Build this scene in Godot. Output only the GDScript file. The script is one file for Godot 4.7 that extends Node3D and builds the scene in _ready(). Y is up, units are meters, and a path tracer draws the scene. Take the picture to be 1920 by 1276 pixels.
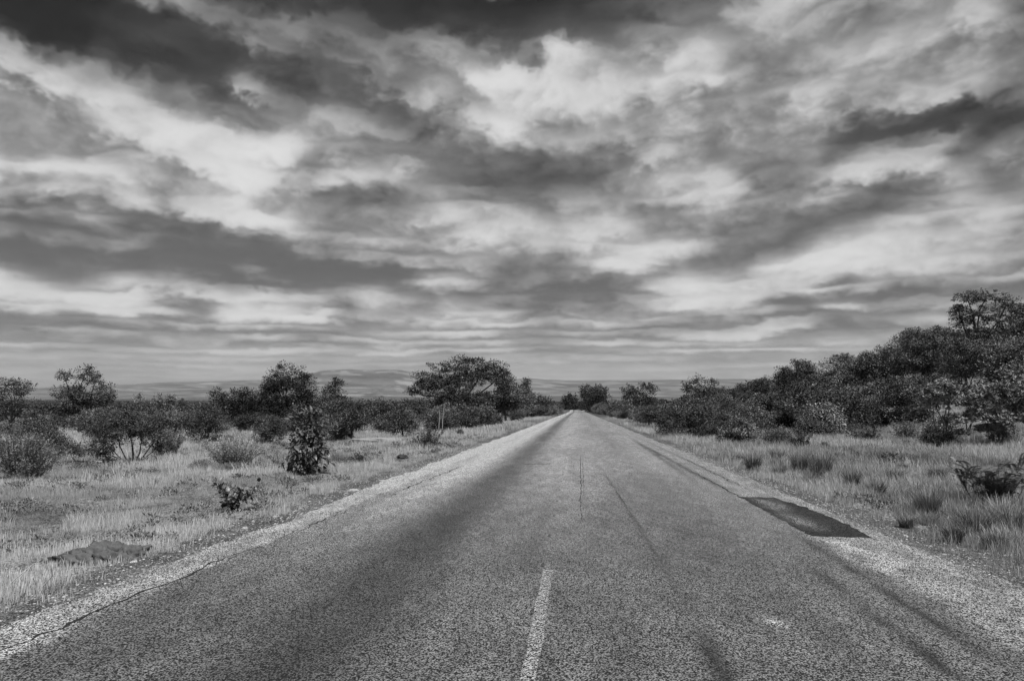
extends Node3D

const SLOPE := 0.04112
const ROAD_LEFT := -4.06
const ROAD_RIGHT := 3.83
const GRID_W := 240
const GRID_H := 90

var rng := RandomNumberGenerator.new()
var tone_grid := PackedFloat32Array()
var cover_grid := PackedFloat32Array()
var wide_noise := FastNoiseLite.new()
var patch_noise := FastNoiseLite.new()
var leaf_mat: StandardMaterial3D
var bark_mat: StandardMaterial3D
var grass_mat: StandardMaterial3D
var rock_mat: StandardMaterial3D
var taken := {}
var landmarks := []
var told := {}


class Buf:
	var v := PackedVector3Array()
	var n := PackedVector3Array()
	var c := PackedColorArray()
	var u := PackedVector2Array()
	var i := PackedInt32Array()

	func grey(t: float) -> Color:
		return Color(t, t, t)

	func done(with_normals := false) -> ArrayMesh:
		var m := ArrayMesh.new()
		var a := []
		a.resize(Mesh.ARRAY_MAX)
		a[Mesh.ARRAY_VERTEX] = v
		if with_normals and n.size() == v.size():
			a[Mesh.ARRAY_NORMAL] = n
		a[Mesh.ARRAY_COLOR] = c
		if u.size() == v.size():
			a[Mesh.ARRAY_TEX_UV] = u
		a[Mesh.ARRAY_INDEX] = i
		m.add_surface_from_arrays(Mesh.PRIMITIVE_TRIANGLES, a)
		return m

	# a leaf as two faces folded along the midrib
	func leaf(p: Vector3, along: Vector3, up: Vector3, length: float, width: float, t: float) -> void:
		var side := along.cross(up).normalized() * width * 0.5
		var nrm := side.cross(along).normalized() * width * 0.12
		var k := v.size()
		v.append(p)
		v.append(p + along * length * 0.48 + side + nrm)
		v.append(p + along * length)
		v.append(p + along * length * 0.48 - side + nrm)
		var col := grey(t)
		for j in 4:
			c.append(col)
		i.append_array([k, k + 1, k + 2, k, k + 2, k + 3])

	func blade(p: Vector3, lean: Vector3, h: float, w: float, turn: float, t: float) -> void:
		var side := Vector3(cos(turn), 0, sin(turn)) * w * 0.5
		var k := v.size()
		var mid := p + Vector3.UP * h * 0.55 + lean * h * 0.3
		v.append(p - side)
		v.append(p + side)
		v.append(mid + side * 0.75)
		v.append(mid - side * 0.75)
		v.append(p + Vector3.UP * h * 0.92 + lean * h * 0.95)
		var col := grey(t)
		for j in 5:
			c.append(col)
		i.append_array([k, k + 2, k + 1, k, k + 3, k + 2, k + 3, k + 4, k + 2])

	func tube(pts: Array, radii: Array, sides: int, t: float) -> void:
		var k := v.size()
		var last: int = pts.size() - 1
		for a in pts.size():
			var dir: Vector3 = (pts[mini(a + 1, last)] - pts[maxi(a - 1, 0)]).normalized()
			var x := dir.cross(Vector3(0.31, 0.2, 0.93)).normalized()
			var y := x.cross(dir)
			for s in sides:
				var an := TAU * s / sides
				var o := x * cos(an) + y * sin(an)
				v.append(pts[a] + o * radii[a])
				n.append(o)
				c.append(grey(t * (0.85 + 0.3 * fposmod(sin(float(s * 7 + a * 13)) * 43.7, 1.0))))
		for a in last:
			for s in sides:
				var b := (s + 1) % sides
				var p := k + a * sides
				i.append_array([p + s, p + b, p + sides + s, p + b, p + sides + b, p + sides + s])


# ------------------------------------------------------------------ naming
func numbered(called: String) -> String:
	var k: int = taken.get(called, 0)
	taken[called] = k + 1
	return called if k == 0 else "%s_%03d" % [called, k]


func tag(o: Node, label: String, category := "", group := "", kind := "") -> Node:
	if label:
		o.set_meta("label", label)
	if category:
		o.set_meta("category", category)
	if group:
		o.set_meta("group", group)
	if kind:
		o.set_meta("kind", kind)
	return o


func thing(called: String, label: String, category: String, at: Vector3, group := "") -> Node3D:
	var o := Node3D.new()
	o.name = numbered(called)
	add_child(o)
	o.position = at
	tag(o, label, category, group)
	return o


func part(called: String, mesh: Mesh, mat: Material, parent: Node) -> MeshInstance3D:
	var o := MeshInstance3D.new()
	o.name = called
	o.mesh = mesh
	o.material_override = mat
	parent.add_child(o, true)
	return o


func structure(called: String, mesh: Mesh, mat: Material) -> MeshInstance3D:
	var o := MeshInstance3D.new()
	o.name = numbered(called)
	o.mesh = mesh
	o.material_override = mat
	add_child(o)
	o.set_meta("kind", "structure")
	return o


func scatter(called: String, label: String, category: String, mesh: Mesh, mat: Material, where: Array, tones: PackedFloat32Array) -> void:
	var mm := MultiMesh.new()
	mm.transform_format = MultiMesh.TRANSFORM_3D
	mm.use_colors = true
	mm.mesh = mesh
	mm.instance_count = where.size()
	for k in where.size():
		mm.set_instance_transform(k, where[k])
		mm.set_instance_color(k, Color(tones[k], tones[k], tones[k]))
	var o := MultiMeshInstance3D.new()
	o.name = numbered(called)
	o.multimesh = mm
	o.material_override = mat
	add_child(o)
	tag(o, label, category, "", "stuff")


# ------------------------------------------------------------------ land
func sm(a: float, b: float, x: float) -> float:
	var t := clampf((x - a) / (b - a), 0.0, 1.0)
	return t * t * (3.0 - 2.0 * t)


func road_height(z: float) -> float:
	return SLOPE * z


func land(x: float, z: float) -> float:
	var d := -z
	var y := -SLOPE * d if d <= 330.0 else -SLOPE * 330.0 - 0.03 * (d - 330.0)
	y = maxf(y, -140.0)
	var near := sm(5.5, 12.0, absf(x))
	y -= 0.05
	y -= 0.40 * sm(4.6, 13.0, -x) + 1.6 * sm(16.0, 90.0, -x)
	y += 10.0 * sm(14.0, 60.0, x) * sm(5.0, 45.0, d) * (1.0 - sm(110.0, 290.0, d)) - 0.10 * sm(4.3, 6.5, x)
	y += near * (0.07 * sin(x * 0.55 + 1.3) * sin(z * 0.43 + 0.4) + 0.10 * sin(x * 0.21 + z * 0.17))
	return y


func on_land(p: Vector3, sink := 0.0) -> Vector3:
	return Vector3(p.x, land(p.x, p.z) - sink, p.z)


# how much of the soil the grass covers: worn, bare and rocky places lie between
func bareness(x: float, z: float) -> float:
	var b := 0.0
	b = maxf(b, 1.0 - sm(0.25, 0.95, absf(x) - (4.0 if x < 0.0 else 3.85) + 0.35 * patch_noise.get_noise_2d(x * 3.0, z * 3.0)))
	b = maxf(b, sm(0.08, 0.32, wide_noise.get_noise_2d(x * 1.0 + 40.0, z * 2.2)) * sm(5.5, 7.5, -x) * 0.85)
	b = maxf(b, sm(0.32, 0.5, wide_noise.get_noise_2d(x * 1.0 + 90.0, z * 1.5)) * sm(5.0, 7.5, x) * 0.6)
	return b


# ------------------------------------------------------------------ sky
func bank(az: float, el: float, ra: float, re: float, turn: float, t: float) -> void:
	var reach := maxf(ra, re) * 2.3
	var ca := cos(deg_to_rad(turn))
	var sa := sin(deg_to_rad(turn))
	for r in range(maxi(0, int((el - reach + 2.0) * 2.0)), mini(GRID_H, int((el + reach + 2.0) * 2.0) + 1)):
		var e := r * 0.5 - 2.0
		var shrink := cos(deg_to_rad(e))
		for k in range(maxi(0, int((az - reach * 1.3 + 60.0) * 2.0)), mini(GRID_W, int((az + reach * 1.3 + 60.0) * 2.0) + 1)):
			var dx := (k * 0.5 - 60.0 - az) * shrink
			var dy := el - e
			var x := (dx * ca + dy * sa) / ra
			var y := (-dx * sa + dy * ca) / re
			# bases are cut off sharp below, tops sharp above
			y *= (1.55 if y < 0.0 else 0.8) if t < 0.5 else (1.5 if y > 0.0 else 0.8)
			var q := x * x + y * y
			if q < 5.0:
				var w := exp(-q * q * 0.55 - q * 0.25)
				var j := r * GRID_W + k
				tone_grid[j] = lerpf(tone_grid[j], t, w)
				cover_grid[j] = lerpf(cover_grid[j], 1.0, w)


func bank_at(az: float, el: float, grid: PackedFloat32Array) -> float:
	var x := (az + 60.0) * 2.0
	var y := (el + 2.0) * 2.0
	if x < 0.0 or y < 0.0 or x >= GRID_W - 1.001 or y >= GRID_H - 1.001:
		return -1.0
	var k := int(y) * GRID_W + int(x)
	var fx := x - int(x)
	var fy := y - int(y)
	fx = fx * fx * (3.0 - 2.0 * fx)
	fy = fy * fy * (3.0 - 2.0 * fy)
	return lerpf(lerpf(grid[k], grid[k + 1], fx), lerpf(grid[k + GRID_W], grid[k + GRID_W + 1], fx), fy)


var sky_wide := FastNoiseLite.new()
var sky_puff := FastNoiseLite.new()
var sky_fine := FastNoiseLite.new()
var sky_bend := FastNoiseLite.new()
var sky_wisp := FastNoiseLite.new()


func sky_tone(az: float, el: float) -> float:
	var a := deg_to_rad(az)
	var e := deg_to_rad(maxf(el, 0.0))
	# one place in the layer: far parts of it are seen flat, high parts from below
	var high := maxf(el, 0.0)
	var q := Vector3(57.3 * cos(e) * sin(a), high * 0.8 + 26.0 * log(1.0 + high / 1.6), 57.3 * cos(e) * cos(a))
	var low := sm(0.0, 26.0, el)
	var round_y := high + 9.0 * log(1.0 + high / 1.6)
	var bx := sky_bend.get_noise_3d(q.x, round_y, q.z)
	var by := sky_bend.get_noise_3d(q.x + 300.0, round_y + 50.0, q.z - 170.0)
	var drift := Vector3(bx, by, bx - by) * 1.6
	var p := sky_puff.get_noise_3d(q.x + drift.x, round_y + drift.y, q.z + drift.z) + 0.45
	var under := sky_puff.get_noise_3d(q.x + drift.x, round_y + drift.y + 1.6, q.z + drift.z) + 0.45
	var g := sky_fine.get_noise_3d(q.x + drift.x, round_y + drift.y, q.z + drift.z)
	var wisp := sky_wisp.get_noise_3d(q.x + g * 2.0, round_y + bx * 2.0, q.z)
	var base := bank_at(az + g * 1.0 * low + wisp * 0.5 * low + bx * lerpf(1.4, 2.2, low), el + (by * 1.0 - p * 1.3 + g * 0.7 + wisp * 0.35) * lerpf(0.25, 1.35, low), tone_grid)
	var cover := bank_at(az, el, cover_grid)
	cover = maxf(cover * lerpf(0.55, 1.0, sm(4.0, 9.0, el)), 0.75 * sm(6.0, 10.0, el))
	if base < 0.0:
		base = 0.34
		cover = 0.0
	var f := sky_wide.get_noise_3d(q.x * 0.9, q.y, q.z * 0.9)
	# banks one behind the other: bright heaped tops, dark flat bases
	var phase := q.y / 5.4 + f * 1.2 - p * 0.40 + 0.35 * g + 0.15 * wisp
	var bankf := fposmod(phase, 1.0)
	var body := sm(0.0, 0.62, bankf) * (1.0 - sm(0.78, 1.0, bankf))
	var which := floorf(phase) * 7.31
	var strong := clampf(0.55 + 1.3 * sky_wide.get_noise_3d(q.x * 1.3 + which, which * 3.0, q.z * 1.3), 0.0, 1.0)
	var s := base + (body * strong * 1.15 - 0.32) * lerpf(0.40, 0.06, cover) * lerpf(0.30, 0.85, sm(0.0, 4.0, el))
	var soft := lerpf(0.30, 1.0, sm(0.22, 0.58, base))
	s += (f * lerpf(0.22, 0.09, cover) - p * 0.20 + (under - p) * 0.16 * sm(2.0, 8.0, el) + g * 0.15 + wisp * 0.055) * soft - 0.015
	s = 0.53 + (s - 0.53) * lerpf(1.05, 1.22 if s > 0.53 else 1.12, cover)
	s += 0.10 * (1.0 - sm(0.0, 7.0, el))
	s = lerpf(0.60, s, lerpf(0.5, 1.0, sm(0.0, 2.5, el)))
	if s > 0.72:
		s = 0.72 + 0.20 * (1.0 - exp((0.72 - s) / 0.20))
	# under ten degrees dark tones are lifted onto a soft floor
	var floor_tone := lerpf(0.335, 0.0, sm(10.2, 14.0, el))
	var knee := floor_tone + 0.06
	return s if s > knee else floor_tone + 0.06 * exp((s - knee) / 0.06)


func make_sky() -> ImageTexture:
	sky_wide.seed = 11
	sky_wide.noise_type = FastNoiseLite.TYPE_SIMPLEX_SMOOTH
	sky_wide.frequency = 0.055
	sky_wide.fractal_octaves = 5
	sky_puff.seed = 23
	sky_puff.noise_type = FastNoiseLite.TYPE_CELLULAR
	sky_puff.cellular_return_type = FastNoiseLite.RETURN_DISTANCE
	sky_puff.frequency = 0.12
	sky_puff.fractal_type = FastNoiseLite.FRACTAL_FBM
	sky_puff.fractal_octaves = 4
	sky_puff.fractal_gain = 0.5
	sky_fine.seed = 37
	sky_fine.frequency = 0.2
	sky_fine.fractal_octaves = 6
	sky_fine.fractal_gain = 0.55
	sky_fine.noise_type = FastNoiseLite.TYPE_SIMPLEX_SMOOTH
	sky_wisp.seed = 61
	sky_wisp.frequency = 0.7
	sky_wisp.fractal_octaves = 4
	sky_wisp.fractal_gain = 0.6
	sky_bend.seed = 5
	sky_bend.frequency = 0.11
	sky_bend.fractal_gain = 0.5
	sky_bend.fractal_octaves = 5
	tone_grid.resize(GRID_W * GRID_H)
	tone_grid.fill(0.56)
	cover_grid.resize(GRID_W * GRID_H)
	cover_grid.fill(0.0)
	bank(-38.0, 23.4, 12.7, 3.27, 5, 0.16)
	bank(-42.6, 23.7, 4.0, 2.47, 0, 0.12)
	bank(-31.9, 24.6, 8.6, 2.12, 8, 0.22)
	bank(-27.3, 23.7, 5.3, 1.61, 10, 0.31)
	bank(-22.3, 26.0, 3.0, 1.97, 0, 0.46)
	bank(-14.4, 26.2, 4.3, 2.58, 0, 0.44)
	bank(-19.5, 23.2, 4.1, 1.13, 22, 0.35)
	bank(-16.9, 22.3, 2.4, 0.85, 20, 0.36)
	bank(-8.1, 28.7, 10.9, 1.87, 0, 0.22)
	bank(-4.3, 26.9, 3.6, 2.03, 0, 0.24)
	bank(2.3, 28.1, 4.7, 1.37, 0, 0.32)
	bank(9.7, 27.7, 2.2, 1.41, 0, 0.47)
	bank(-11.2, 25.2, 5.6, 1.70, 0, 0.55)
	bank(-3.6, 23.2, 4.3, 2.26, 0, 0.89)
	bank(-6.7, 24.2, 2.3, 1.23, 10, 0.87)
	bank(-0.9, 24.6, 2.0, 1.22, -20, 0.89)
	bank(-5.2, 21.3, 3.1, 1.59, 0, 0.82)
	bank(-3.8, 25.5, 0.9, 1.06, 0, 0.47)
	bank(-11.7, 22.2, 4.1, 1.10, 0, 0.71)
	bank(3.1, 23.0, 3.0, 2.12, -15, 0.70)
	bank(9.6, 23.3, 2.1, 1.88, -20, 0.77)
	bank(7.5, 21.8, 2.4, 1.55, -10, 0.71)
	bank(15.8, 24.2, 1.4, 2.87, 20, 0.54)
	bank(14.6, 26.9, 2.5, 1.39, 0, 0.65)
	bank(19.5, 21.8, 3.1, 2.15, -30, 0.71)
	bank(25.6, 23.0, 3.4, 1.84, -30, 0.67)
	bank(22.9, 25.4, 2.9, 1.00, -10, 0.55)
	bank(30.1, 23.2, 1.4, 1.75, -30, 0.78)
	bank(31.1, 19.5, 1.6, 2.29, 0, 0.41)
	bank(-42.5, 20.7, 1.6, 1.12, 30, 0.71)
	bank(-39.2, 20.0, 3.5, 1.18, 0, 0.74)
	bank(-34.2, 19.6, 3.9, 1.78, 10, 0.78)
	bank(-31.3, 17.5, 6.6, 1.79, 10, 0.84)
	bank(-28.3, 16.1, 2.7, 1.54, 20, 0.87)
	bank(-23.8, 17.8, 2.1, 1.41, 0, 0.85)
	bank(-26.1, 21.9, 2.0, 0.93, 30, 0.66)
	bank(-27.2, 19.6, 2.0, 0.98, 12, 0.53)
	bank(-31.0, 20.3, 1.2, 1.09, 0, 0.57)
	bank(-40.6, 16.8, 2.9, 1.53, 0, 0.49)
	bank(-39.2, 15.7, 2.1, 0.84, 0, 0.42)
	bank(-42.3, 14.0, 1.4, 0.95, 0, 0.79)
	bank(-38.3, 14.0, 2.3, 1.29, 10, 0.82)
	bank(-36.0, 13.1, 2.6, 1.47, 20, 0.81)
	bank(-33.5, 14.5, 1.5, 0.90, 10, 0.65)
	bank(-21.5, 17.6, 1.4, 1.43, 0, 0.52)
	bank(-19.5, 19.3, 2.8, 1.38, 0, 0.59)
	bank(-8.1, 18.3, 8.8, 1.72, 3, 0.41)
	bank(-5.8, 16.6, 4.7, 1.25, 10, 0.34)
	bank(-0.0, 17.6, 4.6, 1.40, -6, 0.41)
	bank(3.5, 19.7, 5.8, 1.40, -5, 0.57)
	bank(-14.3, 18.9, 3.3, 1.29, 0, 0.44)
	bank(-16.9, 16.1, 3.1, 1.15, -10, 0.72)
	bank(-14.7, 16.9, 2.1, 0.62, 0, 0.72)
	bank(27.7, 18.1, 3.3, 0.83, 2, 0.20)
	bank(20.9, 17.9, 2.7, 1.04, -15, 0.29)
	bank(24.8, 18.0, 2.6, 1.00, -6, 0.26)
	bank(30.4, 17.3, 1.6, 0.74, 0, 0.23)
	bank(30.6, 14.2, 2.0, 1.37, 0, 0.33)
	bank(28.6, 16.0, 1.8, 0.84, 0, 0.38)
	bank(21.2, 14.9, 2.9, 0.91, -5, 0.82)
	bank(24.7, 15.3, 2.3, 0.95, -5, 0.73)
	bank(14.4, 16.8, 4.2, 1.41, -10, 0.50)
	bank(6.7, 17.0, 1.8, 0.89, -10, 0.78)
	bank(11.1, 15.3, 2.0, 0.73, -10, 0.66)
	bank(17.8, 12.4, 7.0, 1.50, -14, 0.41)
	bank(23.2, 13.3, 3.7, 1.05, -14, 0.38)
	bank(13.5, 10.7, 3.5, 1.72, -15, 0.48)
	bank(10.7, 14.1, 2.2, 1.14, 0, 0.71)
	bank(-36.0, 12.5, 3.5, 1.03, 10, 0.73)
	bank(-26.3, 12.6, 3.8, 1.52, 12, 0.85)
	bank(-28.9, 12.5, 2.2, 1.18, 10, 0.80)
	bank(-25.1, 13.7, 1.4, 0.88, 0, 0.54)
	bank(-38.2, 10.9, 4.9, 1.02, 5, 0.41)
	bank(-30.8, 11.3, 5.3, 1.09, 8, 0.42)
	bank(-40.3, 8.8, 4.1, 1.29, 0, 0.38)
	bank(-37.6, 9.3, 1.7, 0.59, 0, 0.56)
	bank(-32.5, 9.9, 2.1, 0.77, 0, 0.54)
	bank(-26.2, 10.4, 3.8, 1.05, 10, 0.44)
	bank(-22.2, 9.4, 7.6, 1.08, 6, 0.34)
	bank(-17.6, 8.6, 5.0, 1.02, 3, 0.26)
	bank(-12.5, 9.0, 3.9, 0.69, -2, 0.39)
	bank(-39.1, 7.5, 1.8, 0.51, 0, 0.42)
	bank(-32.8, 7.1, 3.1, 0.62, -5, 0.80)
	bank(-41.1, 6.0, 2.0, 0.71, 5, 0.80)
	bank(-35.2, 8.8, 5.6, 0.98, 5, 0.38)
	bank(-21.0, 8.9, 10.5, 1.09, 4, 0.31)
	bank(-29.4, 7.7, 1.7, 0.64, 15, 0.52)
	bank(-25.8, 8.3, 1.7, 0.49, 10, 0.55)
	bank(-5.8, 12.4, 6.1, 1.63, 5, 0.81)
	bank(-11.6, 13.2, 2.6, 0.77, 0, 0.77)
	bank(-1.4, 13.1, 2.6, 0.85, 10, 0.79)
	bank(-3.2, 10.8, 3.9, 1.13, 0, 0.67)
	bank(-3.6, 14.6, 2.6, 1.10, 30, 0.46)
	bank(-0.3, 13.2, 1.8, 0.77, 15, 0.59)
	bank(-8.0, 9.7, 3.1, 0.87, 0, 0.59)
	bank(7.1, 11.2, 2.5, 0.84, -5, 0.53)
	bank(4.7, 9.6, 4.2, 1.03, -8, 0.85)
	bank(2.1, 12.2, 2.6, 1.02, 0, 0.77)
	bank(8.5, 7.3, 2.5, 1.11, 0, 0.84)
	bank(19.6, 8.5, 3.8, 1.58, -14, 0.87)
	bank(23.3, 9.5, 3.2, 1.45, -18, 0.83)
	bank(29.3, 10.2, 3.0, 2.14, -10, 0.77)
	bank(26.1, 7.8, 3.8, 1.27, 0, 0.81)
	bank(15.4, 7.0, 3.1, 1.15, -10, 0.82)
	bank(11.0, 6.4, 3.0, 1.35, 0, 0.87)
	bank(22.7, 6.9, 1.9, 0.54, 0, 0.64)
	bank(24.4, 5.7, 8.0, 0.76, -3, 0.48)
	bank(19.5, 6.1, 3.3, 0.60, 0, 0.46)
	bank(30.0, 5.5, 2.3, 0.79, 0, 0.43)
	bank(20.2, 5.3, 1.8, 0.44, 0, 0.75)
	bank(25.3, 4.4, 2.0, 0.38, -5, 0.74)
	bank(20.9, 4.3, 3.9, 0.55, 0, 0.53)
	bank(-1.4, 6.8, 4.8, 0.88, -8, 0.40)
	bank(-4.5, 5.9, 2.4, 0.44, 0, 0.45)
	bank(3.0, 5.8, 4.3, 0.35, 0, 0.41)
	bank(3.8, 4.2, 7.7, 0.65, 0, 0.40)
	bank(-16.7, 6.5, 3.4, 1.03, 0, 0.82)
	bank(-10.7, 7.8, 2.6, 0.78, 0, 0.79)
	bank(-8.0, 5.3, 3.5, 0.48, 0, 0.78)
	bank(-15.4, 4.9, 3.4, 0.61, 0, 0.75)
	bank(-16.7, 4.3, 3.8, 0.30, 0, 0.49)
	bank(-12.4, 3.3, 4.8, 0.35, 4, 0.50)
	bank(-9.8, 4.4, 3.1, 0.26, 0, 0.52)
	bank(-39.0, 5.5, 4.6, 0.73, 8, 0.81)
	bank(-34.5, 5.2, 3.4, 0.62, 5, 0.82)
	bank(-25.7, 5.1, 3.1, 0.99, 0, 0.87)
	bank(-22.6, 5.8, 2.4, 0.84, 0, 0.80)
	bank(-30.4, 5.7, 1.8, 0.44, 5, 0.48)
	bank(-36.4, 4.0, 1.9, 0.26, 0, 0.44)
	bank(-41.3, 4.0, 1.4, 0.32, 0, 0.45)
	bank(-28.7, 4.1, 4.5, 0.24, 3, 0.49)
	bank(-22.5, 3.9, 2.4, 0.29, 8, 0.45)
	bank(-36.4, 2.8, 5.5, 0.38, 3, 0.45)
	bank(-8.1, 29.7, 12.7, 1.20, 0, 0.16)
	bank(-24.6, 28.4, 9.2, 0.89, 0, 0.27)
	bank(9.7, 28.9, 7.4, 0.76, 0, 0.39)
	bank(-41.5, 25.1, 4.3, 1.54, 0, 0.13)
	var cw := 1024
	var ch := 512
	var coarse := PackedByteArray()
	coarse.resize(cw * ch)
	coarse.fill(140)
	for r in ch / 2 + 2:
		var el := 90.0 - (r + 0.5) * 180.0 / ch
		for k in cw:
			var az := (k + 0.5) * 360.0 / cw
			if az > 180.0:
				az -= 360.0
			coarse[r * cw + k] = int(clampf(sky_tone(az, el), 0.03, 0.97) * 255.0)
	var im := Image.create_from_data(cw, ch, false, Image.FORMAT_L8, coarse)
	im.resize(4096, 2048, Image.INTERPOLATE_CUBIC)
	var data := im.get_data()
	for r in range(540, 1030):
		var el := 90.0 - (r + 0.5) * 180.0 / 2048.0
		for j in range(-500, 500):
			var s := sky_tone((j + 0.5) * 360.0 / 4096.0, el)
			data[r * 4096 + posmod(j, 4096)] = int(clampf(s, 0.03, 0.97) * 255.0)
	return ImageTexture.create_from_image(Image.create_from_data(4096, 2048, false, Image.FORMAT_L8, data))


# ------------------------------------------------------------------ textures
func chips_texture(side: int, cells: float, seed_: int, dark: float, contrast: float) -> Array:
	var n := FastNoiseLite.new()
	n.seed = seed_
	n.noise_type = FastNoiseLite.TYPE_CELLULAR
	n.frequency = cells / side
	n.fractal_type = FastNoiseLite.FRACTAL_NONE
	n.cellular_return_type = FastNoiseLite.RETURN_CELL_VALUE
	var value := n.get_seamless_image(side, side, false, false, 0.06).get_data()
	n.cellular_return_type = FastNoiseLite.RETURN_DISTANCE
	var far := n.get_seamless_image(side, side, false, false, 0.06).get_data()
	var m := FastNoiseLite.new()
	m.seed = seed_ + 1
	m.frequency = 9.0 / side
	m.fractal_octaves = 5
	var soft := m.get_seamless_image(side, side, false, false, 0.2).get_data()
	var bump := PackedByteArray()
	bump.resize(side * side)
	for k in side * side:
		var a := value[k] / 255.0
		var b := far[k] / 255.0
		var s := 0.62 + (a - 0.5) * contrast + (soft[k] / 255.0 - 0.5) * 0.25
		s = lerpf(s, dark, sm(0.45, 0.95, b))
		bump[k] = int(clampf(1.0 - b * 0.9 + (a - 0.5) * 0.5, 0.0, 1.0) * 255.0)
		value[k] = int(clampf(s, 0.02, 1.0) * 255.0)
	return [ImageTexture.create_from_image(Image.create_from_data(side, side, false, Image.FORMAT_L8, value)), ImageTexture.create_from_image(Image.create_from_data(side, side, false, Image.FORMAT_L8, bump))]


func surface(rough: float, textures := [], scale := 1.0, relief := 0.0) -> StandardMaterial3D:
	var m := StandardMaterial3D.new()
	m.vertex_color_use_as_albedo = true
	m.roughness = rough
	m.metallic_specular = 0.35
	if textures:
		m.albedo_texture = textures[0]
		m.uv1_scale = Vector3(scale, scale, scale)
		if relief > 0.0:
			m.heightmap_enabled = true
			m.heightmap_texture = textures[1]
			m.heightmap_scale = relief
	return m


# ------------------------------------------------------------------ plants
func around() -> Vector3:
	var v := Vector3(rng.randfn(), rng.randfn(), rng.randfn())
	return v.normalized() if v.length() > 0.001 else Vector3.UP


# leaves gathered in clumps through a lobe of the crown
func foliage(b: Buf, wood: Buf, center: Vector3, r: Vector3, leaf: float, density: float, tone: float, clump: float, aspect := 0.5, twig := 0.006, droop := 0.0, flat := 0.65) -> void:
	var total := int(density * 4.0 * maxf(r.x, r.z) * r.y / (leaf * leaf * aspect))
	total = clampi(total, 40, 8000)
	var size := clump * minf(r.x, r.y) + leaf * 0.5
	var clumps := clampi(int(pow(r.x * r.y * r.z, 1.0 / 3.0) / size * 16.0), 8, 90)
	var per := maxi(6, total / clumps)
	for k in clumps:
		var dir := around()
		var where := center + dir * r * pow(rng.randf(), 0.38)
		var t := tone * rng.randf_range(0.72, 1.3)
		var cs := size * rng.randf_range(0.65, 1.35)
		if twig > 0.0 and k % 2 == 0:
			var mid := center.lerp(where, 0.5) + around() * size * 0.3
			wood.tube([center, mid, where], [twig * 2.0, twig * 1.4, twig * 0.5], 3, 0.10)
		for j in per:
			var o := around() * cs * pow(rng.randf(), 0.5)
			o.y *= flat
			var out := (o / cs + dir * 0.5 + around() * 0.7 + Vector3.DOWN * droop).normalized()
			var up := (Vector3.UP * 1.3 + dir * 0.5 + around() * 0.7).normalized()
			b.leaf(where + o, out, up, leaf * rng.randf_range(0.6, 1.25), leaf * aspect * rng.randf_range(0.8, 1.2), t * (rng.randf_range(0.5, 1.15) if rng.randf() < 0.8 else rng.randf_range(1.3, 2.3)))


# rosettes of long upright leaves at the ends of shoots
func rosettes(b: Buf, wood: Buf, center: Vector3, r: Vector3, leaf: float, tone: float, count: int) -> void:
	for k in count:
		var dir := around()
		dir.y = absf(dir.y) * 1.1 - 0.25
		var where := center + dir * r * pow(rng.randf(), 0.35)
		wood.tube([center, center.lerp(where, 0.6) + around() * 0.04, where], [0.018, 0.012, 0.006], 4, 0.12)
		var axis := (dir * 0.7 + Vector3.UP * 0.8 + around() * 0.45).normalized()
		var side := axis.cross(around()).normalized()
		var t := tone * rng.randf_range(0.75, 1.35)
		for j in 13:
			var an := j * 2.4
			var lift := 0.25 + 0.11 * j
			var out := (side.rotated(axis, an) + axis * lift + around() * 0.35).normalized()
			b.leaf(where - axis * leaf * 0.05 * j, out, (axis * 0.5 + around()).normalized(), leaf * rng.randf_range(0.75, 1.15), leaf * 0.42, t * rng.randf_range(0.75, 1.3))


func sticks(b: Buf, wood: Buf, center: Vector3, r: Vector3, root: Vector3, leaf: float, tone: float, count: int) -> void:
	for k in count:
		var dir := around()
		dir.y = absf(dir.y)
		var tip := center + dir * r * rng.randf_range(0.7, 1.1)
		var mid := root.lerp(tip, 0.5) + around() * 0.08 * r.x
		wood.tube([root + around() * 0.05, mid, tip], [0.007, 0.005, 0.002], 3, 0.16)
		var t := tone * rng.randf_range(0.7, 1.35)
		for j in 34:
			var s := rng.randf_range(0.25, 1.0)
			var p := mid.lerp(tip, s * 2.0 - 1.0) if s > 0.5 else root.lerp(mid, s * 2.0)
			b.leaf(p + around() * 0.05, (around() + (tip - mid).normalized() * 0.8).normalized(), around(), leaf * rng.randf_range(0.6, 1.2), leaf * 0.36, t * rng.randf_range(0.8, 1.2))


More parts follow.
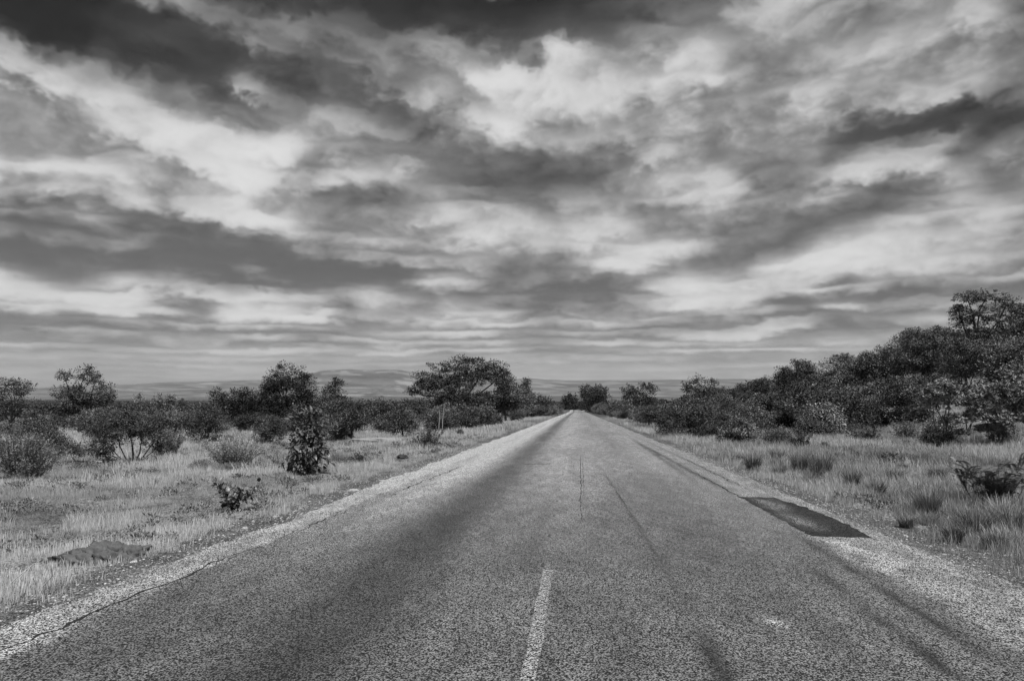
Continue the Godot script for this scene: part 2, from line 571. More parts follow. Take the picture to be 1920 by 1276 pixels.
func build_plant(o: Node3D, lobes: Array, style: String, leaf: float, tone: float) -> void:
	var wood := Buf.new()
	var b := Buf.new()
	var top := 0.0
	var lowest := 1e9
	var middle := Vector3.ZERO
	for l in lobes:
		top = maxf(top, l[1] + l[4])
		lowest = minf(lowest, l[1] - l[4])
		middle += Vector3(l[0], l[1], l[2]) / lobes.size()
	var bark := 0.09
	var single := style in ["dense", "open", "umbrella", "layered"] and top > 1.6
	var fork := Vector3(middle.x * 0.35, maxf(lowest * 0.75, top * (0.30 if style == "umbrella" else 0.25)), middle.z * 0.35)
	var thick := top * (0.028 if style == "umbrella" else 0.02) + 0.02
	if single:
		wood.tube([Vector3(0, -0.25, 0), Vector3(0.02, fork.y * 0.2, 0), fork * 0.6 + around() * 0.04, fork], [thick * 1.5, thick * 1.1, thick, thick * 0.85], 8, bark)
	var own := tone
	for l in lobes:
		tone = own * rng.randf_range(0.75, 1.35)
		var c := Vector3(l[0], l[1], l[2])
		var r := Vector3(l[3], l[4], l[3] * 0.9)
		var start := fork if single else Vector3(c.x * 0.12, -0.1, c.z * 0.12)
		var bend := start.lerp(c, 0.5) + around() * 0.1 * (c - start).length()
		if style == "umbrella":
			bend = Vector3(lerpf(start.x, c.x, 0.45), lerpf(start.y, c.y, 0.35), lerpf(start.z, c.z, 0.45)) + around() * 0.25
		var limb := thick * (0.6 if single else 0.45)
		var q1 := start.lerp(bend, 0.5) + around() * 0.04 * (c - start).length()
		var q3 := bend.lerp(c, 0.5) + around() * 0.04 * (c - start).length()
		wood.tube([start, q1, bend, q3, c], [limb, limb * 0.85, limb * 0.65, limb * 0.5, limb * 0.3], 6, bark)
		match style:
			"bigleaf":
				rosettes(b, wood, c, r, leaf, tone, clampi(int(r.x * r.y / (leaf * leaf) * 7.0), 16, 110))
			"feather":
				sticks(b, wood, c, r, Vector3(c.x * 0.5, 0, c.z * 0.5), leaf, tone, clampi(int(r.x * r.y / (leaf * leaf) * 0.75), 14, 110))
			"umbrella":
				foliage(b, wood, c, r * Vector3(1.05, 1.35, 1.05), leaf * 0.8, 5.5, tone, 0.36, 0.55, 0.02, 0.0, 0.5)
			"layered":
				foliage(b, wood, c, r, leaf * 0.8, 4.6, tone, 0.34, 0.55, 0.015, 0.15, 0.45)
			"open":
				foliage(b, wood, c, r, leaf * 0.8, 4.2, tone, 0.36, 0.55, 0.015, 0.1, 0.6)
			"leafy":
				foliage(b, wood, c, r, leaf * 0.85, 4.6, tone, 0.34, 0.55, 0.008, 0.05, 0.8)
			_:
				foliage(b, wood, c, r, leaf * 0.8, 6.0, tone, 0.38, 0.55, 0.012, 0.0, 0.75)
	part("trunk" if single else "stems", wood.done(true), bark_mat, o)
	part("crown" if single else "foliage", b.done(), leaf_mat, o)


func grow(called: String, label: String, category: String, group: String, at: Vector3, lobes: Array, style: String, leaf: float, tone: float) -> void:
	rng.seed = hash(label)
	var phrase := PackedStringArray()
	for word in label.split(" "):
		if word in ["at", "with", "standing", "tucked", "beside", "behind", "poking", "just", "between", "in", "spreading", "before", "rising", "beyond", "below", "under", "beneath", "closing", "where", "near", "on", "next", "halfway", "directly", "growing", "alone", "along", "close", "of"] and phrase.size() > 1:
			break
		phrase.append(word.trim_suffix(","))
	landmarks.append([" ".join(phrase), at.x, at.z])
	build_plant(thing(called, label, category, on_land(at), group), lobes, style, leaf, tone * 1.25)


func tuft_mesh(blades: int, h: float, spread: float, base: float, width: float, lean: float) -> ArrayMesh:
	var b := Buf.new()
	for k in blades:
		var an := rng.randf() * TAU
		var o := Vector3(cos(an), 0, sin(an))
		var away := o.rotated(Vector3.UP, rng.randf_range(-0.7, 0.7)) * rng.randf_range(0.05, 1.0) * lean
		b.blade(o * base * sqrt(rng.randf()), away * spread, h * rng.randf_range(0.45, 1.1), width * rng.randf_range(0.7, 1.2), rng.randf() * PI, rng.randf_range(0.72, 1.0))
	return b.done()


func tuft_thing(label: String, at: Vector3, h: float, w: float, tone: float) -> void:
	rng.seed = hash(label)
	landmarks.append([label.split(" tuft")[0] + " tuft", at.x, at.z])
	var o := thing("grass_tuft", label, "grass tuft", on_land(at), "tall tufts along the verge")
	var b := Buf.new()
	for k in 420:
		var an := rng.randf() * TAU
		var dir := Vector3(cos(an), 0, sin(an))
		b.blade(dir * w * 0.28 * sqrt(rng.randf()), dir * rng.randf_range(0.0, 0.75) * w / h, h * rng.randf_range(0.35, 1.1), 0.0075, rng.randf() * PI, tone * rng.randf_range(0.7, 1.5))
	part("blades", b.done(), grass_mat, o)
	if label.contains("seed") or label.contains("pale-bladed"):
		var s := Buf.new()
		for k in 7:
			var p := Vector3(rng.randf_range(-0.3, 0.3) * w, 0, rng.randf_range(-0.2, 0.2) * w)
			var tip := p + Vector3(rng.randf_range(-0.1, 0.1), h * rng.randf_range(1.0, 1.25), rng.randf_range(-0.08, 0.08))
			s.tube([p, p.lerp(tip, 0.6) + Vector3(0.01, 0, 0), tip], [0.005, 0.004, 0.006], 4, 0.4)
		part("seed_stalks", s.done(true), bark_mat, o)


# ------------------------------------------------------------------ stones
func stone_mesh(seed_: int, r: Vector3, rough: float, tone: float, layers := 0.0) -> ArrayMesh:
	var n := FastNoiseLite.new()
	n.seed = seed_
	n.frequency = 1.1
	n.fractal_octaves = 4
	var b := Buf.new()
	var rows := 20
	var cols := 30
	for a in rows + 1:
		var th := PI * a / rows
		for k in cols + 1:
			var ph := TAU * (k % cols) / cols
			var d := Vector3(sin(th) * cos(ph), cos(th), sin(th) * sin(ph))
			var s: float = 1.0 + rough * n.get_noise_3d(d.x * 1.6, d.y * 1.6, d.z * 1.6) + rough * 0.25 * n.get_noise_3d(d.x * 6.0, d.y * 6.0, d.z * 6.0) + layers * 0.08 * sin(d.y * 9.0 + d.x * 2.0)
			d.y = signf(d.y) * pow(absf(d.y), 0.75)
			b.v.append(d * r * s)
			b.c.append(b.grey(tone * (1.0 + 0.7 * n.get_noise_3d(d.x * 5.0, d.y * 9.0, d.z * 5.0) + 0.3 * n.get_noise_3d(d.x * 17.0, d.y * 23.0, d.z * 17.0))))
			b.u.append(Vector2(float(k) / cols, float(a) / rows))
	for a in rows:
		for k in cols:
			var p := a * (cols + 1) + k
			b.i.append_array([p, p + 1, p + cols + 1, p + 1, p + cols + 2, p + cols + 1])
	var st := SurfaceTool.new()
	st.create_from(b.done(), 0)
	st.generate_normals()
	return st.commit()


func stone(called: String, label: String, at: Vector3, r: Vector3, tone: float, turn: float, rough := 0.5, layers := 0.0) -> void:
	var o := part(numbered(called), stone_mesh(hash(label), r, rough, tone, layers), rock_mat, self)
	o.position = on_land(at) + Vector3(0, r.y * 0.3, 0)
	o.rotation.y = turn
	tag(o, label, "stone")


# ------------------------------------------------------------------ road
func road_tone(x: float, d: float) -> float:
	var w := wide_noise.get_noise_2d(x * 2.0, d * 0.35)
	var p := patch_noise.get_noise_2d(x * 1.6, d * 0.5)
	var q := patch_noise.get_noise_2d(x * 5.0 + 70.0, d * 2.0)
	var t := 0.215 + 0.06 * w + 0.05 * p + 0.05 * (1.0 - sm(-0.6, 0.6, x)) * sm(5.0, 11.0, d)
	# pale stone worn clean along both edges
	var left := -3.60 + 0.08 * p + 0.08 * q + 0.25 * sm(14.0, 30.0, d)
	t = lerpf(t, 0.48 + 0.10 * q, 1.0 - sm(left - 0.05, left + 0.09, x))
	t = lerpf(t, 0.44, exp(-pow((x + 2.85) / 0.55, 2.0)) * sm(5.0, 14.0, d) * 0.85)
	t *= 1.0 + 0.9 * sm(6.0, 21.0, d)  # sheen of the shallow view painted into the colour, lighter with distance
	var right := 2.88 + 0.10 * p
	t = lerpf(t, 0.40 + 0.09 * q, sm(right - 0.12, right + 0.16, x))
	# bitumen that bled up in the wheel track
	var track := -1.80 + 0.10 * wide_noise.get_noise_2d(3.0, d * 0.4) - 0.25 * sm(30.0, 90.0, d)
	t *= 1.0 - 0.76 * exp(-pow((x - track) / 0.58, 2.0)) * (0.85 + 0.3 * p)
	t *= 1.0 - 0.30 * exp(-pow((x + 3.0) / 0.5, 2.0)) * (1.0 - sm(5.0, 7.0, d))  # outer left lane set darker over its nearest metres
	t *= 1.0 - 0.35 * exp(-pow((x + 0.52) / 0.16, 2.0)) * sm(6.3, 7.2, d) * (1.0 - sm(11.0, 14.0, d)) * (0.7 + q)
	t *= 1.0 - 0.22 * exp(-pow((x - 1.55) / 0.5, 2.0)) * (0.7 + p)
	# narrow tarry streaks
	t *= 1.0 - streak(x, d, 2.22 + 0.03 * (d - 5.0), 2.0, 8.3, 0.065, q) * 0.92
	t *= 1.0 - streak(x, d, 2.60 + 0.03 * (d - 5.5), 4.2, 9.6, 0.055, q) * 0.85
	t *= 1.0 - streak(x, d, 2.85 - 0.004 * (d - 13.0), 12.0, 33.0, 0.085, q) * 0.85
	t *= 1.0 - streak(x, d, 2.50 + 0.014 * (d - 14.0), 13.0, 40.0, 0.09, q) * 0.65
	t *= 1.0 - streak(x, d, 3.30, 13.0, 40.0, 0.06, q) * 0.4
	t *= 1.0 - streak(x, d, 0.86 - 0.0195 * maxf(d - 6.0, 0.0), 4.8, 19.5, 0.028, q) * 0.6
	t *= 1.0 - streak(x, d, 0.84, 3.9, 5.3, 0.07, q) * 0.8
	t *= 1.0 - streak(x, d, 3.45 + 0.1 * q, 4.2, 5.6, 0.10, q) * 0.45
	# patched joint across the road at the crest
	t *= 1.0 - 0.35 * exp(-pow((d - 122.0) / 4.0, 2.0)) * sm(-2.4, -1.8, x) * (1.0 - sm(2.0, 2.6, x))
	t = lerpf(t, 0.40, exp(-pow((d - 112.0) / 3.5, 2.0)) * 0.6)
	# scuffed white marks
	t = lerpf(t, 0.75, clampf(streak(x, d, 2.98 + 0.05 * (8.7 - d), 6.9, 9.0, 0.12, q) * (0.55 + 2.5 * q), 0.0, 0.8))
	t = lerpf(t, 0.7, clampf(exp(-pow((x - 1.42) / 0.07, 2.0) - pow((d - 5.35) / 0.08, 2.0)) * (0.8 + q), 0.0, 0.9))
	t *= 1.0 + 0.35 * q + 0.25 * patch_noise.get_noise_2d(x * 14.0, d * 9.0 + 50.0)
	return clampf(t * 1.32, 0.02, 1.0)


func streak(x: float, d: float, at: float, d0: float, d1: float, half: float, ragged: float) -> float:
	return exp(-pow((x - at) / (half * (1.0 + 0.8 * ragged)), 2.0)) * sm(d0, d0 + (d1 - d0) * 0.2, d) * (1.0 - sm(d1 - (d1 - d0) * 0.3, d1, d)) * clampf(0.8 + ragged, 0.3, 1.0)


func edge(base: float, z: float) -> float:
	return base + 0.11 * patch_noise.get_noise_2d(base * 9.0, z * 4.0) + 0.16 * wide_noise.get_noise_2d(base * 5.0, z * 1.6)


func ribbon(points: Array, widths: Array, lift: float, tone: float, b: Buf) -> void:
	var k := b.v.size()
	for a in points.size():
		var p: Vector2 = points[a]
		var dir: Vector2 = (points[mini(a + 1, points.size() - 1)] - points[maxi(a - 1, 0)]).normalized()
		var s: Vector2 = Vector2(-dir.y, dir.x) * widths[a] * 0.5
		for e in [p - s, p + s]:
			b.v.append(Vector3(e.x, road_height(e.y) + lift, e.y))
			b.n.append(Vector3(0, 1, -SLOPE).normalized())
			b.c.append(b.grey(tone))
			b.u.append(e)
	for a in points.size() - 1:
		var p := k + a * 2
		b.i.append_array([p, p + 2, p + 1, p + 1, p + 2, p + 3])


func crack(x0: float, z0: float, x1: float, z1: float, width: float, jitter: float, b: Buf) -> void:
	var pts := []
	var ws := []
	var count := maxi(12, int(Vector2(x1 - x0, z1 - z0).length() / 0.12))
	for k in count + 1:
		var s := float(k) / count
		var z := lerpf(z0, z1, s)
		var x := lerpf(x0, x1, s) + jitter * (patch_noise.get_noise_2d(x0 * 30.0 + z * 2.5, x1 * 11.0 + x0) + 0.6 * patch_noise.get_noise_2d(x0 * 10.0 + z * 9.0, 4.0))
		pts.append(Vector2(x, z))
		ws.append(width * (0.3 + absf(patch_noise.get_noise_2d(z * 12.0, x0 * 7.0)) * 2.2) * minf(1.0, 6.0 * s * (1.0 - s) + 0.15))
	ribbon(pts, ws, 0.004, 0.025, b)


func _ready() -> void:
	# ---------------------------------------------------------------- camera, sky, light, exposure
	var cam := Camera3D.new()
	cam.name = "camera"
	cam.fov = 52.281
	cam.position = Vector3(0, 1.55, 0)
	cam.rotation_degrees = Vector3(3.258, 5.384, 0)
	cam.near = 0.05
	cam.far = 40000.0
	add_child(cam)
	cam.current = true
	wide_noise.seed = 3
	wide_noise.frequency = 0.16
	wide_noise.fractal_octaves = 4
	patch_noise.seed = 8
	patch_noise.frequency = 0.5
	patch_noise.fractal_octaves = 4
	rng.seed = 77
	var env := Environment.new()
	env.background_mode = Environment.BG_SKY
	var sky := Sky.new()
	var pano := PanoramaSkyMaterial.new()
	pano.panorama = make_sky()
	pano.energy_multiplier = 1.0
	sky.sky_material = pano
	env.sky = sky
	env.background_energy_multiplier = 0.333
	env.tonemap_mode = Environment.TONE_MAPPER_LINEAR
	env.tonemap_exposure = 3.0
	env.fog_enabled = true
	env.fog_density = 0.00004
	env.fog_light_color = Color(0.95, 0.95, 0.95)
	env.sdfgi_enabled = true
	env.ssao_enabled = true
	env.ssil_enabled = true
	var we := WorldEnvironment.new()
	we.name = "overcast_sky"
	we.environment = env
	add_child(we)
	var sun := DirectionalLight3D.new()
	sun.name = "veiled_sun"
	sun.light_energy = 0.5
	sun.light_color = Color(1, 1, 1)
	sun.light_angular_distance = 16.0
	sun.shadow_enabled = true
	sun.rotation_degrees = Vector3(-64, 40, 0)
	add_child(sun)

	# ---------------------------------------------------------------- materials
	leaf_mat = surface(0.55)
	leaf_mat.metallic_specular = 0.18
	leaf_mat.backlight_enabled = true
	leaf_mat.backlight = Color(0.16, 0.16, 0.16)
	grass_mat = surface(0.8)
	grass_mat.metallic_specular = 0.2
	grass_mat.backlight_enabled = true
	grass_mat.backlight = Color(0.4, 0.4, 0.4)
	bark_mat = surface(0.9)
	var soil := chips_texture(1024, 150.0, 31, 0.25, 0.7)
	rock_mat = surface(0.9)
	var chips := chips_texture(1024, 180.0, 17, 0.03, 1.9)
	var road_mat := surface(0.58, chips, 0.62, 0.6)
	road_mat.metallic_specular = 0.5
	var verge_mat := surface(0.9, soil, 0.6, 1.2)
	var land_mat := surface(0.95, soil, 0.3, 1.5)

	# ---------------------------------------------------------------- ground
	var g := Buf.new()
	var sectors := 360
	var rings := 190
	for a in rings + 1:
		var r := 0.6 * pow(16000.0 / 0.6, float(a) / rings)
		for k in sectors + 1:
			var an := TAU * k / sectors
			var x := r * sin(an)
			var z := -r * cos(an)
			g.v.append(Vector3(x, land(x, z), z))
			g.u.append(Vector2(x, z))
			var t: float
			if r < 400.0:
				t = 0.38 + 0.10 * wide_noise.get_noise_2d(x * 0.7, z * 0.7) - 0.22 * bareness(x, z)
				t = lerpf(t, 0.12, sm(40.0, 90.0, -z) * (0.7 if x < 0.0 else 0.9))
			else:
				t = 0.11 + 0.12 * sm(0.1, 0.45, wide_noise.get_noise_2d(x * 0.012, z * 0.03)) + 0.05 * wide_noise.get_noise_2d(x * 0.05, z * 0.05)
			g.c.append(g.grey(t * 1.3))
	for a in rings:
		for k in sectors:
			var p := a * (sectors + 1) + k
			g.i.append_array([p, p + sectors + 1, p + 1, p + 1, p + sectors + 1, p + sectors + 2])
	var st := SurfaceTool.new()
	st.create_from(g.done(), 0)
	st.generate_normals()
	structure("ground", st.commit(), land_mat)

	# ---------------------------------------------------------------- far hills
	var ridge := [
	[-66.48, -0.340],
	[-55.51, -0.450],
	[-39.96, -0.542],
	[-37.57, -0.409],
	[-35.25, -0.343],
	[-30.84, -0.159],
	[-25.62, -0.021],
	[-19.19, 0.043],
	[-12.39, -0.044],
	[-6.26, 0.044],
	[-3.98, 0.132],
	[-2.31, 0.044],
	[-0.34, -0.066],
	[5.06, 0.000],
	[9.25, 0.043],
	[12.50, 0.084],
	[14.85, 0.021],
	[20.79, 0.039],
	[30.44, 0.071],
	[46.17, 0.000],
	[55.52, -0.043],
	]
	var table := [
	[-27.51, -0.935],
	[-24.83, -0.414],
	[-22.47, 0.294],
	[-21.42, 0.591],
	[-20.52, 0.764],
	[-18.79, 0.855],
	[-16.68, 0.798],
	[-14.72, 0.846],
	[-13.69, 0.696],
	[-13.09, 0.566],
	[-11.09, 0.219],
	[-8.90, -0.175],
	[-5.82, -1.009],
	]
	structure("hills", hill_mesh(ridge, 5200.0, 11000.0, 70), surface(1.0))
	structure("table_mountain", hill_mesh(table, 5600.0, 8600.0, 91), surface(1.0))

	# ---------------------------------------------------------------- road
	var rb := Buf.new()
	var rows := []
	var d := -8.0
	while d < 400.0:
		rows.append(d)
		d += maxf(0.09, absf(d) * 0.022)
	rows.append(400.0)
	var cols := 170
	for a in rows.size():
		var dd: float = rows[a]
		var x0 := edge(ROAD_LEFT, -dd)
		var x1 := edge(ROAD_RIGHT, -dd)
		for k in cols + 3:
			var s := clampf(float(k - 1) / cols, 0.0, 1.0)
			var x := lerpf(x0, x1, s)
			var y := road_height(-dd) if k > 0 and k < cols + 2 else road_height(-dd) - 0.09
			if k == 0:
				x -= 0.03
			elif k == cols + 2:
				x += 0.03
			if dd > 330.0:
				y += 0.011 * (dd - 330.0)
			rb.v.append(Vector3(x, y, -dd))
			rb.n.append(Vector3(0, 1, -SLOPE).normalized())
			rb.u.append(Vector2(x, dd))
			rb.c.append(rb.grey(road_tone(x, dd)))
	var rw := cols + 3
	for a in rows.size() - 1:
		for k in rw - 1:
			var p := a * rw + k
			rb.i.append_array([p, p + rw, p + 1, p + 1, p + rw, p + rw + 1])
	structure("road", rb.done(true), road_mat)

	# tar patch let into the shoulder
	var pb := Buf.new()
	for a in 40:
		var s := a / 39.0
		var dd := lerpf(8.95, 12.78, s)
		for k in 14:
			var e := k / 13.0
			var x := lerpf(2.86 + 0.05 * patch_noise.get_noise_2d(dd * 5.0, 1.0) + 0.03 * patch_noise.get_noise_2d(dd * 19.0, 5.0), 3.62 + 0.05 * patch_noise.get_noise_2d(dd * 5.0, 9.0) + 0.03 * patch_noise.get_noise_2d(dd * 19.0, 2.0) - 0.16 * sm(11.2, 12.78, dd) - 0.05 * sm(9.8, 8.95, dd), e)
			var z := -dd + 0.07 * patch_noise.get_noise_2d(x * 5.0, s * 3.0)
			pb.v.append(Vector3(x, road_height(z) + 0.005, z))
			pb.n.append(Vector3(0, 1, -SLOPE).normalized())
			pb.u.append(Vector2(x, z))
			var pale := exp(-pow((x - 3.1 - 0.05 * (dd - 10.5)) / 0.17, 2.0)) * sm(9.1, 10.0, dd) * (0.7 + patch_noise.get_noise_2d(x * 4.0, dd * 1.5))
			pb.c.append(pb.grey((0.062 + 0.30 * clampf(pale, 0.0, 1.0)) * (1.0 + 0.5 * patch_noise.get_noise_2d(x * 5.0, dd * 3.0))))
	for a in 39:
		for k in 13:
			var p := a * 14 + k
			pb.i.append_array([p, p + 14, p + 1, p + 1, p + 14, p + 15])
	structure("tar_patch", pb.done(true), surface(0.7, chips, 0.5, 0.9))

	# worn centre dashes: paint left only on the tops of the chips
	var flakes := chips[0].get_image().duplicate() as Image
	flakes.convert(Image.FORMAT_LA8)
	var fd := flakes.get_data()
	for k in fd.size() / 2:
		fd[k * 2 + 1] = fd[k * 2]
		fd[k * 2] = 195
	var paint_mat := surface(0.7)
	paint_mat.albedo_texture = ImageTexture.create_from_image(Image.create_from_data(1024, 1024, false, Image.FORMAT_LA8, fd))
	paint_mat.uv1_scale = Vector3(0.62, 0.62, 0.62)
	paint_mat.transparency = BaseMaterial3D.TRANSPARENCY_ALPHA_SCISSOR
	paint_mat.alpha_scissor_threshold = 0.79
	var thin_mat: StandardMaterial3D = paint_mat.duplicate()
	thin_mat.alpha_scissor_threshold = 0.84
	for dash in [[3.3, 6.81, 0.1], [16.1, 19.1, 0.09]]:
		var db := Buf.new()
		var pts := []
		var ws := []
		for k in 25:
			var z := -lerpf(dash[0], dash[1], k / 24.0)
			pts.append(Vector2(-0.29 + 0.012 * patch_noise.get_noise_2d(z * 3.0, 2.0), z))
			ws.append(dash[2] * (0.95 + 0.35 * patch_noise.get_noise_2d(z * 5.0, 7.0)))
		ribbon(pts, ws, 0.004, 0.85, db)
		structure("road_markings", db.done(true), paint_mat if dash[0] < 10.0 else thin_mat)

	# cracks
	var crack_mat := surface(1.0)
	for line in [[-3.66, -3.9, -3.62, -7.6, 0.022, 0.10], [-3.55, -7.8, -3.5, -10.5, 0.012, 0.10], [-3.35, -12.0, -3.1, -19.0, 0.03, 0.12], [0.04, -9.2, 0.09, -24.0, 0.016, 0.03], [0.10, -12.0, 0.14, -21.0, 0.010, 0.03], [-1.6, -19.3, -0.78, -19.9, 0.07, 0.15], [-1.5, -19.8, -0.7, -19.6, 0.05, 0.12], [2.86, -12.7, 2.86, -17.5, 0.03, 0.05], [0.66, -16.5, 0.79, -10.0, 0.006, 0.03], [3.28, -14.0, 3.35, -24.0, 0.02, 0.08]]:
		var cb := Buf.new()
		crack(line[0], line[1], line[2], line[3], line[4], line[5], cb)
		structure("road_crack", cb.done(true), crack_mat)

	# gravel verges
	for s in [-1.0, 1.0]:
		var vb := Buf.new()
		var base := ROAD_LEFT if s < 0.0 else ROAD_RIGHT
		var vr := []
		d = -6.0
		while d < 130.0:
			vr.append(d)
			d += maxf(0.12, absf(d) * 0.03)
		for a in vr.size():
			var dd: float = vr[a]
			var wide := 0.72 + 0.3 * patch_noise.get_noise_2d(s * 20.0, dd * 2.0) + 0.2 * wide_noise.get_noise_2d(s * 50.0, dd)
			for k in 9:
				var x: float = base + s * (-0.12 + (wide + 0.12) * k / 8.0)
				vb.v.append(Vector3(x, land(x, -dd) + 0.006 + 0.014 * (0.6 + patch_noise.get_noise_2d(x * 3.0, dd * 3.0)) * (1.0 - k / 8.0), -dd))
				vb.u.append(Vector2(x, dd))
				vb.c.append(vb.grey(0.30 + 0.22 * patch_noise.get_noise_2d(x * 2.5, dd * 1.5) + 0.08 * wide_noise.get_noise_2d(x, dd)))
		for a in vr.size() - 1:
			for k in 8:
				var p := a * 9 + k
				if s < 0.0:
					vb.i.append_array([p, p + 1, p + 9, p + 1, p + 10, p + 9])
				else:
					vb.i.append_array([p, p + 9, p + 1, p + 1, p + 9, p + 10])
		var vs := SurfaceTool.new()
		vs.create_from(vb.done(), 0)
		vs.generate_normals()
		structure("gravel_verge", vs.commit(), verge_mat)

	# ---------------------------------------------------------------- trees and bushes one can tell apart
	grow("savanna_tree", "dark spreading tree on the plain, its crown cut by the picture border", "tree", "", Vector3(-42.42, 0, -48.57), [[-0.53, 3.97, -0.06, 1.36, 0.72], [1.10, 3.73, 0.21, 0.88, 0.48], [-0.67, 2.77, 0.53, 1.80, 0.88], [0.65, 2.25, -0.35, 1.36, 0.80]], "open", 0.161, 0.070)
	grow("savanna_tree", "open-crowned tree with two leafy tufts standing above the thicket against the sky", "tree", "", Vector3(-44.41, 0, -58.47), [[-1.40, 5.38, 0.35, 0.67, 0.57], [0.48, 5.52, 0.06, 1.29, 0.72], [1.45, 4.80, 0.10, 0.76, 0.43], [-0.94, 3.95, 0.14, 1.43, 0.67], [0.59, 3.71, 0.21, 1.53, 0.72], [-0.41, 3.04, -0.33, 2.10, 0.76], [0.77, 2.42, -0.43, 1.81, 0.67], [-1.45, 2.28, -0.15, 1.43, 0.57]], "open", 0.192, 0.070)
	grow("round_tree", "small ball-crowned tree tucked against the shoulder of the two-tufted tree", "tree", "", Vector3(-44.80, 0, -62.48), [[-0.00, 4.00, -0.02, 0.91, 0.91], [-0.33, 3.24, 0.27, 0.91, 0.71]], "dense", 0.205, 0.070)
	grow("feathery_bush", "large feathery bush at the picture border beside the pale grass", "bush", "", Vector3(-15.17, 0, -17.64), [[0.00, 0.76, 0.01, 0.72, 0.52], [0.60, 1.00, -0.08, 0.49, 0.43], [-0.13, 1.23, 0.14, 0.58, 0.43], [0.71, 0.45, 0.12, 0.55, 0.35], [-0.08, 0.31, -0.05, 0.72, 0.32], [1.14, 0.69, 0.03, 0.40, 0.32]], "feather", 0.070, 0.130)
	grow("leafy_bush", "dark leafy bush behind the feathery bush at the border", "bush", "", Vector3(-20.44, 0, -25.41), [[-0.20, 1.07, 0.06, 0.71, 0.50], [-0.70, 1.28, 0.31, 0.54, 0.42], [0.20, 0.66, -0.13, 0.46, 0.37]], "leafy", 0.084, 0.070)
	grow("many_stemmed_tree", "squat many-stemmed tree with dark trunks standing in the open grass", "small tree", "", Vector3(-17.21, 0, -25.62), [[-0.89, 1.51, 0.08, 0.66, 0.54], [-0.26, 1.78, 0.07, 0.74, 0.46], [0.59, 1.65, 0.28, 0.70, 0.50], [-0.97, 0.83, 0.33, 0.62, 0.41], [0.99, 1.03, 0.15, 0.54, 0.46], [-0.05, 1.24, 0.16, 0.87, 0.46], [-1.20, 0.37, 0.05, 0.41, 0.29], [1.08, 0.62, 0.02, 0.37, 0.25]], "leafy", 0.085, 0.070)
	grow("round_tree", "pale pompom crown on a thin stem poking over the thicket", "small tree", "", Vector3(-59.96, 0, -90.31), [[0.03, 4.28, 0.27, 0.66, 0.66]], "dense", 0.294, 0.170)
	grow("round_tree", "pale twin-headed small tree just behind the pompom crown", "small tree", "", Vector3(-53.43, 0, -85.88), [[-0.59, 3.66, 0.36, 0.83, 0.83], [0.83, 3.66, -0.05, 0.90, 0.83]], "dense", 0.279, 0.120)
	grow("leafy_bush", "pale rounded bush beside the twin-headed small tree", "bush", "", Vector3(-45.23, 0, -76.55), [[0.01, 2.64, 0.14, 0.98, 0.86], [-0.62, 2.03, 0.01, 1.23, 0.74]], "dense", 0.248, 0.120)
	grow("leafy_bush", "broad dark bush between the pompom crown and the dense tall tree", "bush", "", Vector3(-35.74, 0, -69.36), [[-1.07, 3.49, 0.48, 1.11, 0.83], [0.82, 3.32, -0.19, 1.44, 1.00], [-0.58, 2.22, -0.30, 1.99, 1.11], [1.81, 2.49, -0.32, 1.44, 1.11], [-2.19, 1.94, 0.36, 1.22, 0.78]], "dense", 0.223, 0.055)
	grow("leafy_bush", "low broad bush in front of the twin-headed small tree", "bush", "", Vector3(-24.55, 0, -40.15), [[-0.62, 1.28, 0.28, 1.10, 0.65], [0.78, 1.28, -0.36, 0.97, 0.65], [-0.04, 0.86, -0.43, 1.42, 0.52]], "leafy", 0.130, 0.075)
	grow("leafy_bush", "dark bush with a crooked pale stem at the edge of the clearing", "bush", "", Vector3(-21.39, 0, -38.43), [[-0.59, 1.08, 0.29, 0.80, 0.62], [0.49, 1.24, 0.30, 0.86, 0.68], [-0.01, 0.62, -0.08, 1.11, 0.49]], "leafy", 0.124, 0.065)
	grow("feathery_bush", "pale feathery shrub spreading wide over the clearing grass", "bush", "", Vector3(-11.76, 0, -22.87), [[-0.54, 0.64, 0.07, 0.62, 0.40], [0.18, 0.82, -0.03, 0.66, 0.36], [0.72, 0.51, -0.12, 0.47, 0.36], [-0.11, 0.33, -0.22, 0.84, 0.33]], "feather", 0.073, 0.200)
	grow("dense_tree", "tall dense dark tree with a rounded head before the table mountain", "tree", "", Vector3(-29.68, 0, -69.93), [[0.09, 5.38, 0.95, 1.88, 1.22], [-1.66, 4.44, 0.07, 1.66, 1.00], [1.40, 4.44, 0.15, 1.33, 1.22], [-2.73, 3.17, 0.55, 1.66, 1.22], [-0.24, 3.17, 0.40, 2.55, 1.44], [1.93, 2.62, -0.17, 1.33, 1.33], [-1.30, 1.79, 0.96, 2.44, 1.22]], "dense", 0.223, 0.045)
	grow("dense_tree", "dark pointed tree standing beside the tall dense tree", "tree", "", Vector3(-26.61, 0, -74.24), [[0.14, 4.49, 0.21, 0.94, 0.76], [-0.17, 3.44, 0.66, 1.46, 0.94], [0.31, 2.39, -0.50, 1.52, 1.05], [-0.82, 2.16, 0.02, 1.40, 0.94]], "dense", 0.236, 0.045)
	grow("leafy_bush", "low dark bush behind the big-leaved shrub", "bush", "", Vector3(-16.74, 0, -36.85), [[-0.36, 0.75, 0.26, 0.70, 0.47], [0.43, 0.89, 0.19, 0.76, 0.58], [-0.06, 0.46, 0.26, 0.94, 0.35]], "leafy", 0.118, 0.060)
	grow("leafy_bush", "bush with pale upper leaves rising behind the big-leaved shrub", "bush", "", Vector3(-12.98, 0, -33.18), [[-0.63, 1.84, 0.28, 0.58, 0.42], [0.28, 1.57, 0.17, 0.68, 0.52], [0.67, 1.18, 0.19, 0.63, 0.47]], "leafy", 0.130, 0.090)
